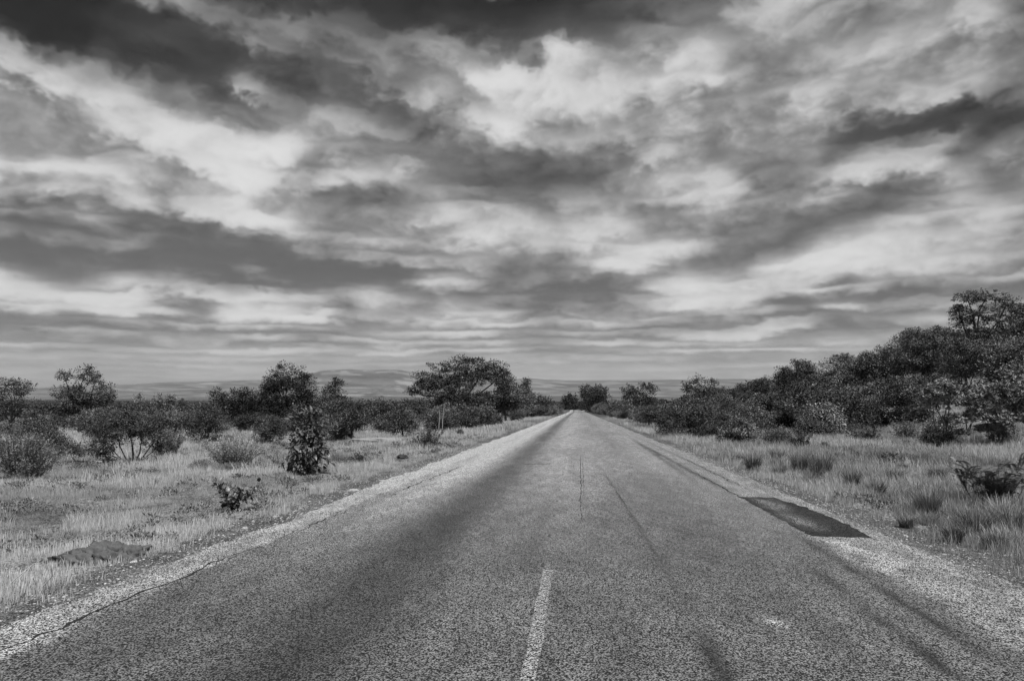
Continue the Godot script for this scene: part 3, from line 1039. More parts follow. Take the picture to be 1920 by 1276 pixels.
	grow("round_tree", "round-headed small tree with bare forked stems beyond the big-leaved shrub", "small tree", "", Vector3(-13.73, 0, -41.23), [[-0.54, 1.94, 0.10, 0.84, 0.58], [0.44, 1.84, 0.20, 0.91, 0.65], [-0.02, 1.29, 0.49, 1.16, 0.65], [0.89, 1.13, -0.19, 0.52, 0.45]], "dense", 0.130, 0.070)
	grow("leafy_bush", "wide dark bush below the table mountain", "bush", "", Vector3(-17.56, 0, -63.00), [[-1.02, 2.02, -0.37, 1.48, 0.89], [1.18, 2.02, -0.55, 1.67, 0.89], [-0.06, 1.19, -0.68, 1.97, 0.79]], "dense", 0.198, 0.055)
	grow("leafy_bush", "pale-topped bush between the round-headed tree and the roadside grass", "bush", "", Vector3(-11.92, 0, -45.37), [[-0.52, 0.86, 0.14, 1.06, 0.64], [0.73, 0.86, 0.18, 0.92, 0.57]], "leafy", 0.143, 0.075)
	grow("roadside_bush", "grassy bush with upright stalks beside the road", "bush", "", Vector3(-6.10, 0, -27.86), [[-0.21, 0.41, 0.12, 0.56, 0.39], [0.25, 0.63, -0.09, 0.56, 0.43], [0.00, 0.19, 0.03, 0.69, 0.22]], "feather", 0.087, 0.080)
	grow("umbrella_tree", "big umbrella-shaped tree with forking bare limbs beside the road", "tree", "", Vector3(-14.50, 0, -87.48), [[-3.76, 6.00, 0.53, 2.30, 1.15], [-0.57, 7.02, -0.26, 2.71, 1.22], [2.46, 6.68, -0.60, 2.44, 1.22], [4.73, 6.00, -0.29, 1.22, 1.22], [-4.85, 4.45, 1.17, 1.76, 0.81], [0.89, 5.53, 0.77, 2.84, 0.81], [-1.93, 5.26, 1.16, 2.03, 0.68], [-6.44, 4.11, 0.95, 0.81, 0.41]], "umbrella", 0.273, 0.050)
	grow("dense_tree", "dark bushy tree standing under the edge of the umbrella tree", "tree", "", Vector3(-9.52, 0, -91.98), [[-0.21, 5.60, 0.04, 1.27, 1.27], [0.53, 3.98, 0.37, 1.56, 1.42], [-0.95, 3.27, -0.23, 1.84, 1.13], [0.82, 2.57, -0.40, 1.56, 1.13], [-3.02, 2.78, 0.37, 1.84, 0.99]], "dense", 0.285, 0.045)
	grow("leafy_bush", "dark round bush beneath the forks of the umbrella tree", "bush", "", Vector3(-15.00, 0, -83.40), [[-0.44, 3.56, 0.88, 2.20, 0.97], [1.66, 3.24, 0.41, 2.07, 0.97], [-1.61, 2.78, 0.14, 1.81, 1.03], [0.73, 2.46, 0.91, 2.58, 0.90], [3.61, 2.91, 0.38, 1.68, 1.03]], "dense", 0.260, 0.040)
	grow("leafy_bush", "mixed bush at the foot of the umbrella tree near the two bare poles", "bush", "", Vector3(-10.03, 0, -59.67), [[-0.69, 1.42, 0.04, 1.38, 0.83], [0.97, 1.42, 0.42, 1.38, 0.74], [0.25, 0.73, 0.24, 1.85, 0.55]], "leafy", 0.186, 0.070)
	grow("slender_tree", "slim pale pointed tree beside the road beyond the umbrella tree", "tree", "", Vector3(-9.37, 0, -130.31), [[-0.08, 6.82, 0.18, 0.80, 0.90], [-0.19, 5.52, 0.13, 1.30, 1.10], [0.10, 3.83, -0.01, 1.60, 1.40], [-0.33, 2.53, 0.76, 1.60, 1.20]], "dense", 0.403, 0.120)
	grow("roadside_bush", "row-end dark bush beside the road just before the crest", "bush", "", Vector3(-7.62, 0, -140.56), [[-0.68, 3.64, 0.78, 1.51, 1.08], [0.84, 2.89, -0.31, 1.72, 1.29], [-1.29, 2.13, 0.05, 1.94, 1.08]], "dense", 0.434, 0.050)
	grow("dense_tree", "small dark round tree closing the view where the road vanishes", "tree", "", Vector3(-4.61, 0, -433.21), [[-1.93, 5.06, 0.67, 3.97, 2.98], [2.70, 4.73, 0.42, 3.31, 2.98], [0.14, 7.04, 1.48, 4.30, 2.65], [-0.18, 2.42, 1.60, 5.62, 2.65]], "dense", 1.333, 0.030)
	grow("roadside_bush", "dark low bush at the verge between the crest and the slim pale tree", "bush", "", Vector3(-6.56, 0, -191.08), [[-0.80, 2.22, 0.85, 1.75, 1.32], [0.99, 1.93, -0.43, 1.61, 1.17]], "dense", 0.589, 0.050)
	grow("dense_tree", "broad dark round tree where the road vanishes, taller of the pair", "tree", "", Vector3(8.33, 0, -333.66), [[-4.07, 9.78, 0.13, 3.55, 3.05], [1.72, 10.54, 1.99, 5.08, 3.05], [-0.98, 6.99, 0.46, 6.35, 3.30], [3.48, 5.72, -0.97, 4.57, 3.05], [-3.89, 4.20, 1.98, 3.81, 3.55], [1.19, 2.68, 1.85, 6.60, 2.79]], "dense", 1.023, 0.032)
	grow("open_tree", "flat-topped dark tree beyond the verge bushes near the vanishing road", "tree", "", Vector3(12.98, 0, -147.54), [[-1.97, 5.52, 0.44, 1.78, 1.12], [1.41, 5.74, 0.75, 2.23, 1.23], [-0.50, 4.07, 0.60, 3.79, 1.45], [2.79, 3.29, -0.16, 2.23, 1.45]], "dense", 0.450, 0.050)
	grow("roadside_bush", "pale mixed bush along the verge before the dark round tree", "bush", "", Vector3(7.53, 0, -121.82), [[-1.31, 2.10, 0.83, 1.66, 1.02], [0.59, 1.82, -0.58, 2.03, 1.11], [2.36, 1.17, 0.41, 1.66, 0.92]], "leafy", 0.372, 0.085)
	grow("roadside_bush", "dark bush at the verge below the flat-topped tree", "bush", "", Vector3(8.15, 0, -76.50), [[-0.80, 1.34, 0.69, 1.50, 0.92], [0.73, 1.17, -0.24, 1.38, 1.04]], "dense", 0.232, 0.060)
	grow("open_tree", "tree with one leafy tuft standing above the roadside bushes on the skyline", "tree", "", Vector3(14.03, 0, -80.08), [[-0.59, 4.97, 0.12, 0.90, 0.54], [1.05, 4.67, 0.26, 0.84, 0.42], [-1.80, 4.13, 0.68, 0.78, 0.60], [-0.38, 3.83, -0.15, 1.44, 0.78], [0.73, 2.94, 0.03, 1.68, 0.84], [-1.02, 2.64, 0.67, 1.56, 0.84]], "open", 0.242, 0.060)
	grow("leafy_bush", "big dark bush with grey stalks close to the verge", "bush", "", Vector3(6.13, 0, -43.43), [[-0.52, 0.94, 0.44, 0.85, 0.65], [0.58, 1.11, -0.09, 0.91, 0.72], [-0.08, 1.66, -0.13, 0.85, 0.52], [1.48, 0.94, -0.24, 0.78, 0.65], [-0.87, 0.46, 0.20, 0.65, 0.46], [0.75, 0.55, -0.00, 0.98, 0.46]], "leafy", 0.130, 0.055)
	grow("flowering_bush", "pale-flowered bush beside the concrete block", "bush", "", Vector3(7.56, 0, -33.79), [[-0.38, 0.55, -0.06, 0.45, 0.35], [0.27, 0.85, 0.15, 0.55, 0.45], [-0.16, 1.11, 0.13, 0.50, 0.35], [0.50, 0.35, -0.01, 0.45, 0.30]], "leafy", 0.110, 0.140)
	grow("leafy_bush", "pale shrub rising behind the pale-flowered bush", "bush", "", Vector3(11.64, 0, -49.60), [[-1.30, 2.00, -0.01, 0.96, 0.66], [0.03, 1.71, 0.30, 1.03, 0.74], [1.09, 1.26, -0.21, 0.81, 0.66]], "leafy", 0.149, 0.100)
	grow("dense_tree", "dark domed tree on the skyline between the tufted tree and the trunked tree", "tree", "", Vector3(21.90, 0, -90.86), [[-0.90, 3.04, -0.15, 1.49, 0.95], [0.96, 3.51, 0.12, 1.35, 0.95], [1.52, 2.36, 0.24, 1.35, 0.95]], "dense", 0.273, 0.045)
	grow("open_tree", "bare-trunked small tree with a loose tuft above its crown below the hill", "tree", "", Vector3(19.41, 0, -64.13), [[0.19, 5.50, 0.49, 0.85, 0.38], [-1.19, 4.93, 0.57, 0.76, 0.33], [-0.62, 3.84, 0.53, 1.52, 0.85], [0.78, 3.51, 0.17, 1.23, 0.85], [-1.33, 2.89, 0.55, 1.14, 0.76], [0.02, 2.42, -0.34, 1.52, 0.66], [1.23, 2.75, -0.13, 0.85, 0.66]], "open", 0.191, 0.055)
	grow("hill_tree", "pale airy tree on the low skyline beside the tufted trunked tree", "tree", "", Vector3(29.71, 0, -85.45), [[-0.02, 4.68, 0.48, 1.26, 0.76], [1.19, 4.05, -0.15, 1.01, 0.76], [-0.63, 3.11, 0.71, 1.51, 0.88], [0.94, 2.48, 0.59, 1.51, 0.88]], "open", 0.254, 0.165)
	grow("hill_tree", "dark tree on the lower hillside next to the pale airy tree", "tree", "", Vector3(29.98, 0, -77.39), [[-0.38, 3.34, 0.17, 1.37, 1.02], [1.01, 3.91, -0.17, 1.25, 1.02], [0.12, 2.09, -0.55, 1.82, 1.02], [-1.27, 1.35, -0.10, 1.25, 0.80]], "dense", 0.229, 0.083)
	grow("hill_tree", "ragged-topped tree halfway up the hill skyline", "tree", "", Vector3(34.78, 0, -81.80), [[-0.60, 3.62, 0.02, 1.44, 0.96], [1.00, 4.22, -0.28, 1.44, 0.96], [0.06, 2.12, 0.64, 1.92, 1.20]], "open", 0.242, 0.098)
	grow("hill_tree", "wide domed tree below the tallest tree on the hill", "tree", "", Vector3(34.70, 0, -73.72), [[-0.79, 4.26, 0.26, 1.83, 1.08], [0.99, 4.69, 0.17, 1.72, 0.97], [2.17, 3.72, 0.08, 1.29, 1.18], [-0.24, 2.75, 0.36, 2.26, 1.18], [-1.66, 1.57, -0.39, 1.62, 0.97], [1.29, 1.57, -0.66, 1.83, 0.97]], "dense", 0.217, 0.090)
	grow("tall_hill_tree", "tallest tree on the hill, its layered crown clear against the clouds", "tree", "", Vector3(35.86, 0, -65.74), [[-1.35, 7.08, 0.96, 1.14, 0.57], [0.41, 7.18, 0.78, 1.62, 0.57], [2.07, 6.41, 0.66, 1.24, 0.76], [-2.00, 6.03, 0.64, 0.86, 0.43], [0.06, 5.80, -0.36, 2.19, 0.95], [-1.76, 4.84, 0.64, 0.95, 0.67], [1.55, 4.84, 0.20, 1.62, 0.95], [-0.34, 4.03, 0.43, 1.91, 0.76]], "layered", 0.192, 0.083)
	grow("hill_tree", "tree behind the tallest hill tree, half out of the picture", "tree", "", Vector3(42.59, 0, -70.29), [[-0.45, 4.28, 0.63, 1.02, 0.81], [0.77, 3.52, 0.03, 2.03, 1.52], [-0.77, 2.26, -0.08, 1.22, 1.02]], "dense", 0.205, 0.083)
	grow("hill_tree", "round bushy tree directly under the tallest hill tree", "tree", "", Vector3(30.28, 0, -57.25), [[-1.00, 3.78, 0.49, 1.25, 0.75], [0.68, 3.57, 0.58, 1.66, 0.91], [2.34, 3.78, 0.45, 1.25, 0.75], [-0.04, 2.53, -0.44, 1.83, 0.91], [1.91, 2.32, 0.36, 1.50, 0.91]], "leafy", 0.167, 0.098)
	grow("hill_tree", "pale-leaved bush at the hill edge beside the picture border", "tree", "", Vector3(31.48, 0, -53.31), [[-0.17, 3.11, 0.29, 1.15, 0.62], [0.77, 3.49, -0.01, 0.92, 0.69], [0.03, 2.15, 0.35, 1.38, 0.85]], "leafy", 0.155, 0.165)
	grow("hill_tree", "dark bushy tree on the hill between the ragged-topped and the domed tree", "tree", "", Vector3(26.03, 0, -58.93), [[-1.07, 1.98, 0.08, 1.21, 0.78], [0.40, 1.77, -0.33, 1.46, 0.78], [1.75, 1.90, 0.21, 1.21, 0.78]], "leafy", 0.174, 0.083)
	grow("small_tree", "slim small tree with a thin dark trunk in front of the hill thicket", "small tree", "", Vector3(21.17, 0, -48.92), [[-0.43, 1.96, 0.44, 0.71, 0.57], [0.49, 1.86, -0.10, 0.79, 0.64], [-0.03, 1.25, -0.30, 1.00, 0.50], [0.08, 2.46, 0.13, 0.64, 0.43]], "dense", 0.144, 0.060)
	grow("leafy_bush", "pale big-leafed bush at the foot of the hill left of the slim trunk", "bush", "", Vector3(19.31, 0, -54.34), [[-0.87, 2.07, 0.53, 0.96, 0.64], [0.48, 1.91, -0.06, 1.04, 0.72], [-0.31, 1.28, 0.13, 1.36, 0.56], [1.26, 1.20, -0.23, 0.88, 0.64]], "leafy", 0.161, 0.075)
	grow("leafy_bush", "shadowy bush between the trunked tree and the slim-trunked tree", "bush", "", Vector3(18.98, 0, -48.25), [[-0.57, 1.59, 0.35, 0.85, 0.64], [0.63, 1.35, -0.06, 0.92, 0.64], [-0.05, 0.82, 0.28, 1.13, 0.50]], "leafy", 0.143, 0.060)
	grow("leaning_shrub", "light-leaved shrub on a leaning pale stem near the dark mound of leaves", "shrub", "", Vector3(16.99, 0, -34.29), [[-0.59, 2.46, 0.40, 0.55, 0.45], [-0.02, 2.71, 0.32, 0.60, 0.45], [0.38, 2.13, 0.11, 0.60, 0.50], [-0.44, 1.79, 0.12, 0.65, 0.45], [0.50, 1.09, -0.03, 0.60, 0.45], [0.75, 0.55, 0.03, 0.40, 0.25]], "bigleaf", 0.170, 0.200)
	grow("round_bush", "dark low mound of leaves at the foot of the leaning shrub", "bush", "", Vector3(16.37, 0, -33.97), [[-0.03, 0.52, 0.21, 0.54, 0.39], [0.39, 0.34, 0.15, 0.59, 0.30], [-0.37, 0.27, 0.01, 0.35, 0.25]], "dense", 0.099, 0.040)
	grow("bigleaf_shrub", "wall of big light leaves growing at the picture border below the hill", "shrub", "", Vector3(18.63, 0, -33.11), [[-0.76, 2.09, 0.35, 0.72, 0.57], [0.08, 2.33, 0.34, 0.76, 0.57], [0.91, 2.09, 0.24, 0.76, 0.62], [-0.39, 1.26, 0.44, 0.86, 0.62], [0.62, 1.14, -0.26, 0.81, 0.67], [1.24, 1.50, -0.07, 0.72, 0.72], [0.03, 0.64, -0.20, 0.86, 0.43]], "bigleaf", 0.170, 0.200)
	grow("bigleaf_shrub", "big-leafed shrub between the leaning shrub and the wall of light leaves", "shrub", "", Vector3(20.17, 0, -38.29), [[-0.12, 1.71, 0.23, 0.66, 0.55], [0.20, 0.88, 0.05, 0.66, 0.61], [-0.06, 2.26, 0.21, 0.55, 0.44]], "bigleaf", 0.170, 0.140)
	grow("leafy_bush", "little pale bush at the base of the wall of light leaves", "bush", "", Vector3(19.31, 0, -33.98), [[-0.24, 0.42, 0.03, 0.44, 0.29], [0.30, 0.51, 0.05, 0.44, 0.34]], "leafy", 0.099, 0.100)
	grow("sprawling_plant", "tangled dark low shrub in the middle of the pale field", "plant", "", Vector3(9.63, 0, -31.46), [[-0.22, 0.44, 0.18, 0.42, 0.19], [0.27, 0.53, -0.14, 0.46, 0.23], [-0.00, 0.26, -0.05, 0.56, 0.16]], "feather", 0.094, 0.060)
	grow("sprawling_plant", "low sprawling weed on the open ground beyond the big-leaved shrub", "plant", "", Vector3(-6.57, 0, -19.98), [[-0.18, 0.12, 0.09, 0.22, 0.08], [0.15, 0.22, -0.04, 0.19, 0.14], [-0.04, 0.06, -0.14, 0.38, 0.06]], "feather", 0.063, 0.070)
	grow("leafy_bush", "loose grey bush on the pale field beneath the slim-trunked tree", "bush", "", Vector3(14.85, 0, -37.80), [[-0.60, 0.58, 0.15, 0.72, 0.39], [0.48, 0.66, -0.23, 0.78, 0.44], [-0.05, 0.30, 0.01, 0.94, 0.28]], "feather", 0.112, 0.075)
	grow("leafy_bush", "thin whitish bush between the grey bush and the leaning shrub", "bush", "", Vector3(17.34, 0, -38.76), [[-0.29, 0.87, -0.03, 0.62, 0.45], [0.41, 0.73, -0.12, 0.56, 0.45], [-0.01, 0.39, -0.05, 0.73, 0.34]], "feather", 0.114, 0.130)
	grow("leafy_bush", "upright dark weedy bush beside the pale-flowered bush", "bush", "", Vector3(10.93, 0, -41.46), [[-0.26, 0.55, -0.09, 0.62, 0.49], [0.38, 0.31, 0.09, 0.55, 0.43]], "leafy", 0.124, 0.070)
	grow("seedling", "small bright seedling alone in the pale field", "plant", "", Vector3(10.04, 0, -23.71), [[-0.12, 0.22, -0.00, 0.14, 0.14], [0.13, 0.26, 0.06, 0.14, 0.12], [0.00, 0.14, 0.04, 0.17, 0.10]], "leafy", 0.090, 0.090)
	grow("leafy_bush", "grey leafy bush filling the gap between the stalky dark bush and the pale-flowered bush", "bush", "", Vector3(9.22, 0, -47.36), [[-0.38, 1.59, -0.21, 0.85, 0.64], [0.28, 1.06, 0.35, 0.85, 0.64], [-0.17, 0.53, 0.08, 0.92, 0.50]], "leafy", 0.143, 0.090)
	grow("leafy_bush", "ragged dark bush behind the concrete block", "bush", "", Vector3(12.19, 0, -63.78), [[-0.46, 2.91, 0.18, 1.24, 0.86], [0.75, 2.43, 0.35, 1.14, 0.76], [-1.87, 2.19, 0.45, 1.05, 0.76]], "leafy", 0.192, 0.065)
	grow("leafy_bush", "pale leafy bush on the grass edge below the trunked tree", "bush", "", Vector3(16.61, 0, -50.06), [[-0.73, 1.20, 0.08, 0.81, 0.59], [0.57, 1.02, 0.13, 0.89, 0.59], [0.02, 0.58, 0.17, 1.11, 0.44]], "leafy", 0.149, 0.100)
	grow("leafy_bush", "knee-high dark bush at the grass edge below the slim-trunked tree", "bush", "", Vector3(16.74, 0, -46.04), [[-0.52, 0.56, -0.15, 0.74, 0.41], [0.53, 0.46, 0.17, 0.74, 0.41]], "leafy", 0.136, 0.060)
	grow("feathery_bush", "wispy pale bush right beside the many-stemmed tree", "bush", "", Vector3(-18.01, 0, -29.68), [[-0.36, 0.72, -0.03, 0.57, 0.43], [0.26, 0.84, 0.22, 0.57, 0.48], [-0.06, 0.36, 0.15, 0.72, 0.33]], "feather", 0.096, 0.140)
	grow("leafy_bush", "dark ground-hugging bush between the many-stemmed tree and the feathery bush", "bush", "", Vector3(-18.59, 0, -24.59), [[-0.39, 0.62, 0.11, 0.52, 0.28], [0.31, 0.54, 0.12, 0.52, 0.24]], "leafy", 0.081, 0.060)
	grow("leafy_bush", "mid-grey bush rising behind the many-stemmed tree", "bush", "", Vector3(-26.29, 0, -35.95), [[-0.46, 1.33, -0.19, 0.88, 0.53], [0.76, 1.47, 0.30, 0.82, 0.53], [-0.03, 0.89, -0.34, 0.99, 0.47]], "leafy", 0.118, 0.090)

	thicket()
	big_leaved_shrub(Vector3(-6.73, 0, -16.87))
	small_plant(Vector3(-5.37, 0, -10.50))
	ferny_bush(Vector3(7.51, 0, -13.51))
	tuft_thing("tall dark grass tuft with pale seed stalks beside the verge", Vector3(5.89, 0, -17.65), 0.81, 0.74, 0.12)
	tuft_thing("dark grass tuft just behind the seed-stalked tuft", Vector3(5.85, 0, -19.06), 0.70, 0.63, 0.11)
	tuft_thing("dark tuft nearest the tar patch on the far verge", Vector3(4.59, 0, -18.94), 0.53, 0.55, 0.10)
	tuft_thing("round dark tuft standing alone in the verge grass", Vector3(5.75, 0, -15.36), 0.48, 0.40, 0.12)
	tuft_thing("low tuft between the round dark tuft and the wide tuft", Vector3(5.61, 0, -13.79), 0.40, 0.42, 0.13)
	tuft_thing("wide grey tuft halfway along the near grass", Vector3(5.45, 0, -11.53), 0.50, 0.52, 0.14)
	tuft_thing("short dark tuft at the gravel edge below the wide tuft", Vector3(4.46, 0, -10.04), 0.20, 0.26, 0.20)
	tuft_thing("large tuft of long blades below the ferny bush", Vector3(5.04, 0, -9.47), 0.44, 0.53, 0.14)
	tuft_thing("tall pale-bladed tuft at the picture border", Vector3(5.85, 0, -10.03), 0.50, 0.54, 0.14)
	tuft_thing("small dark tuft beside the gravel below the large tuft", Vector3(4.55, 0, -9.01), 0.24, 0.29, 0.12)
	tuft_thing("thin grey tuft in the pale grass below the seedling", Vector3(7.49, 0, -17.34), 0.41, 0.53, 0.14)
	tuft_thing("faint grey tuft deep in the pale field", Vector3(9.05, 0, -18.58), 0.44, 0.60, 0.14)
	tuft_thing("dark tuft on the verge beyond the seed-stalked tuft", Vector3(6.34, 0, -23.00), 0.55, 0.66, 0.11)
	tuft_thing("dark tuft leaning over the gravel at the near end of the grass", Vector3(4.83, 0, -8.71), 0.23, 0.32, 0.13)
	verge_tufts()
	dry_stalks(Vector3(-4.94, 0, -5.79))

	# ---------------------------------------------------------------- stones, poles, block
	var outcrop := thing("rock_outcrop", "low outcrop of dark broken rock in the grass close to the road edge", "rock", on_land(Vector3(-5.03, 0, -7.03)))
	rng.seed = 818
	for k in 13:
		var an := k * 2.4
		var away := 0.36 * sqrt(k / 13.0)
		var size := rng.randf_range(0.09, 0.17) * (1.15 - away)
		var o := part("lump", stone_mesh(200 + k, Vector3(size * rng.randf_range(1.0, 1.5), size * rng.randf_range(0.55, 0.9), size), 0.55, rng.randf_range(0.05, 0.13), 1.2), rock_mat, outcrop)
		o.position = Vector3(cos(an) * away * 1.25, 0.035 - away * 0.2, sin(an) * away * 0.8)
		o.rotation = Vector3(rng.randf_range(-0.4, 0.4), rng.randf() * TAU, rng.randf_range(-0.4, 0.4))
	stone("stone", "flat pale stone on the gravel, the larger one by the road edge", Vector3(-4.32, 0, -13.17), Vector3(0.11, 0.03, 0.08), 0.38, 0.4)
	stone("stone", "pale angular stone half sunk in grass beside the small leafy plant", Vector3(-4.91, 0, -9.75), Vector3(0.12, 0.06, 0.10), 0.2, 1.0)
	stone("stone", "small flat stone on the gravel nearest the small leafy plant", Vector3(-4.39, 0, -8.91), Vector3(0.055, 0.02, 0.04), 0.40, 2.0)
	stone("stone", "grey pebble on the gravel between the small leafy plant and the flat pale stone", Vector3(-5.84, 0, -12.82), Vector3(0.06, 0.03, 0.05), 0.26, 0.2)
	stone("stone", "thin pale stone lying furthest along the gravel of the near verge", Vector3(-4.26, 0, -14.95), Vector3(0.10, 0.03, 0.07), 0.33, 2.6)
	stone("stone", "white chip of stone at the foot of the dark rock outcrop", Vector3(-4.57, 0, -6.87), Vector3(0.035, 0.015, 0.03), 0.55, 0.9)
	stone("rock", "dark low boulder in the grass near the road, well beyond the gravel stones", Vector3(-5.59, 0, -21.96), Vector3(0.17, 0.10, 0.16), 0.06, 0.3, 0.6)
	stone("rock", "long pale rock ledge lying across the clearing before the bushes", Vector3(-11.40, 0, -39.46), Vector3(1.9, 0.16, 0.5), 0.28, -0.1, 0.35, 1.0)
	stone("rock", "flat white-topped rock slab beside the many-stemmed tree", Vector3(-18.77, 0, -24.83), Vector3(0.75, 0.09, 0.4), 0.42, 0.1, 0.35)
	for k in 2:
		var o := thing("dead_pole", ["shorter bare pale pole standing in the bushes below the umbrella tree", "taller thin bare pole beside the shorter pole below the umbrella tree"][k], "dead stem", on_land([Vector3(-9.80, 0, -48.59), Vector3(-9.74, 0, -49.61)][k]))
		var w := Buf.new()
		var h: float = [1.75, 2.2][k]
		w.tube([Vector3(0, -0.2, 0), Vector3(0.03, h * 0.4, 0.02), Vector3(0.08, h * 0.75, 0), Vector3(0.05 + 0.12 * k, h, 0.03)], [0.036, 0.032, 0.026, 0.016], 6, 0.34)
		w.tube([Vector3(0.05, h * 0.55, 0), Vector3(0.2, h * 0.72, 0.05), Vector3(0.24, h * 0.85, 0.05)], [0.02, 0.014, 0.006], 5, 0.32)
		part("stem", w.done(true), bark_mat, o)
	var block := thing("concrete_block", "small pale concrete block half hidden at the foot of the verge bushes", "concrete block", on_land(Vector3(7.73, 0, -41.42)))
	var post := BoxMesh.new()
	post.size = Vector3(0.12, 0.6, 0.3)
	var cap := BoxMesh.new()
	cap.size = Vector3(0.74, 0.09, 0.34)
	var slab_mesh := BoxMesh.new()
	slab_mesh.size = Vector3(0.46, 0.5, 0.2)
	var pale := StandardMaterial3D.new()
	pale.albedo_color = Color(0.52, 0.52, 0.52)
	pale.roughness = 0.9
	var greyer := StandardMaterial3D.new()
	greyer.albedo_color = Color(0.42, 0.42, 0.42)
	greyer.roughness = 0.95
	for s in [-1.0, 1.0]:
		part("side_post", post, pale, block).position = Vector3(s * 0.30, 0.28, 0)
	part("face", slab_mesh, greyer, block).position = Vector3(0, 0.27, -0.02)
	part("cap", cap, pale, block).position = Vector3(0, 0.626, 0)

	# ---------------------------------------------------------------- what nobody could count
	grasses()
	undergrowth()
	gravel()
	far_woods()


func hill_mesh(profile: Array, near: float, far: float, seed_: int) -> ArrayMesh:
	var n := FastNoiseLite.new()
	n.seed = seed_
	n.frequency = 0.0009
	n.fractal_octaves = 5
	var b := Buf.new()
	var lo: float = profile[0][0]
	var hi: float = profile[-1][0]
	var cols := 260
	var rows := 40
	for a in rows + 1:
		var s := float(a) / rows
		var r := lerpf(near, far, s)
		for k in cols + 1:
			var az := lerpf(lo, hi, float(k) / cols)
			var j := 0
			while j < profile.size() - 2 and profile[j + 1][0] < az:
				j += 1
			var f := smoothstep(0.0, 1.0, (az - profile[j][0]) / (profile[j + 1][0] - profile[j][0]))
			var el := lerpf(profile[j][1], profile[j + 1][1], f)
			var top := 1.55 + tan(deg_to_rad(el)) * lerpf(near, far, 0.8)
			var x := r * sin(deg_to_rad(az))
			var z := -r * cos(deg_to_rad(az))
			var rise := sm(0.0, 0.8, s) * 0.55 + sm(0.5, 0.8, s) * 0.45
			var y := lerpf(-148.0, top, rise) + n.get_noise_2d(x, z) * 22.0 * rise * (1.0 - sm(0.6, 0.8, s)) + n.get_noise_2d(x * 6.0, z * 6.0) * 2.5 * rise
			y -= sm(0.82, 1.0, s) * 60.0
			b.v.append(Vector3(x, y, z))
			var t := 0.09 + 0.09 * n.get_noise_2d(x * 1.2, z * 3.0) + 0.12 * sm(0.12, 0.3, n.get_noise_2d(x * 1.4 + 900.0, z * 5.0))
			b.c.append(b.grey(clampf(t, 0.04, 0.4)))
	for a in rows:
		for k in cols:
			var p := a * (cols + 1) + k
			b.i.append_array([p, p + cols + 1, p + 1, p + 1, p + cols + 1, p + cols + 2])
	var st := SurfaceTool.new()
	st.create_from(b.done(), 0)
	st.generate_normals()
	return st.commit()


# ------------------------------------------------------------------ plants built leaf by leaf
func broad_leaf(length: float, width: float, curl: float) -> ArrayMesh:
	var b := Buf.new()
	var rows := 5
	for a in rows + 1:
		var s := float(a) / rows
		var w := width * 0.5 * pow(sin(PI * clampf(0.06 + 0.94 * s, 0.0, 1.0)), 0.8) * (1.15 - 0.35 * s) + 0.002
		var y := curl * length * s * s
		for k in 3:
			b.v.append(Vector3((k - 1) * w, -y + absf(k - 1.0) * w * 0.22, -s * length))
			b.c.append(b.grey(1.0 if k != 1 else 1.25))
	for a in rows:
		for k in 2:
			var p := a * 3 + k
			b.i.append_array([p, p + 3, p + 1, p + 1, p + 3, p + 4])
	return b.done()


func leaf_tones(count: int, low: float, high: float) -> Array:
	var out := []
	for k in count:
		var m := StandardMaterial3D.new()
		var t := lerpf(low, high, float(k) / (count - 1))
		m.albedo_color = Color(t, t, t).linear_to_srgb()
		m.vertex_color_use_as_albedo = true
		m.roughness = 0.42
		m.backlight_enabled = true
		m.backlight = Color(0.25, 0.25, 0.25)
		out.append(m)
	return out


func set_leaf(meshes: Array, mats: Array, o: Node3D, at: Vector3, out: Vector3, size: float, pick: float) -> void:
	var l := part("leaf", meshes[rng.randi() % meshes.size()], mats[clampi(int(pick * mats.size()), 0, mats.size() - 1)], o)
	var up := (Vector3.UP + around() * 0.45).normalized()
	var z := -out.normalized()
	var x := up.cross(z).normalized()
	l.transform = Transform3D(Basis(x, z.cross(x), z) * Basis.from_scale(Vector3.ONE * size), at)


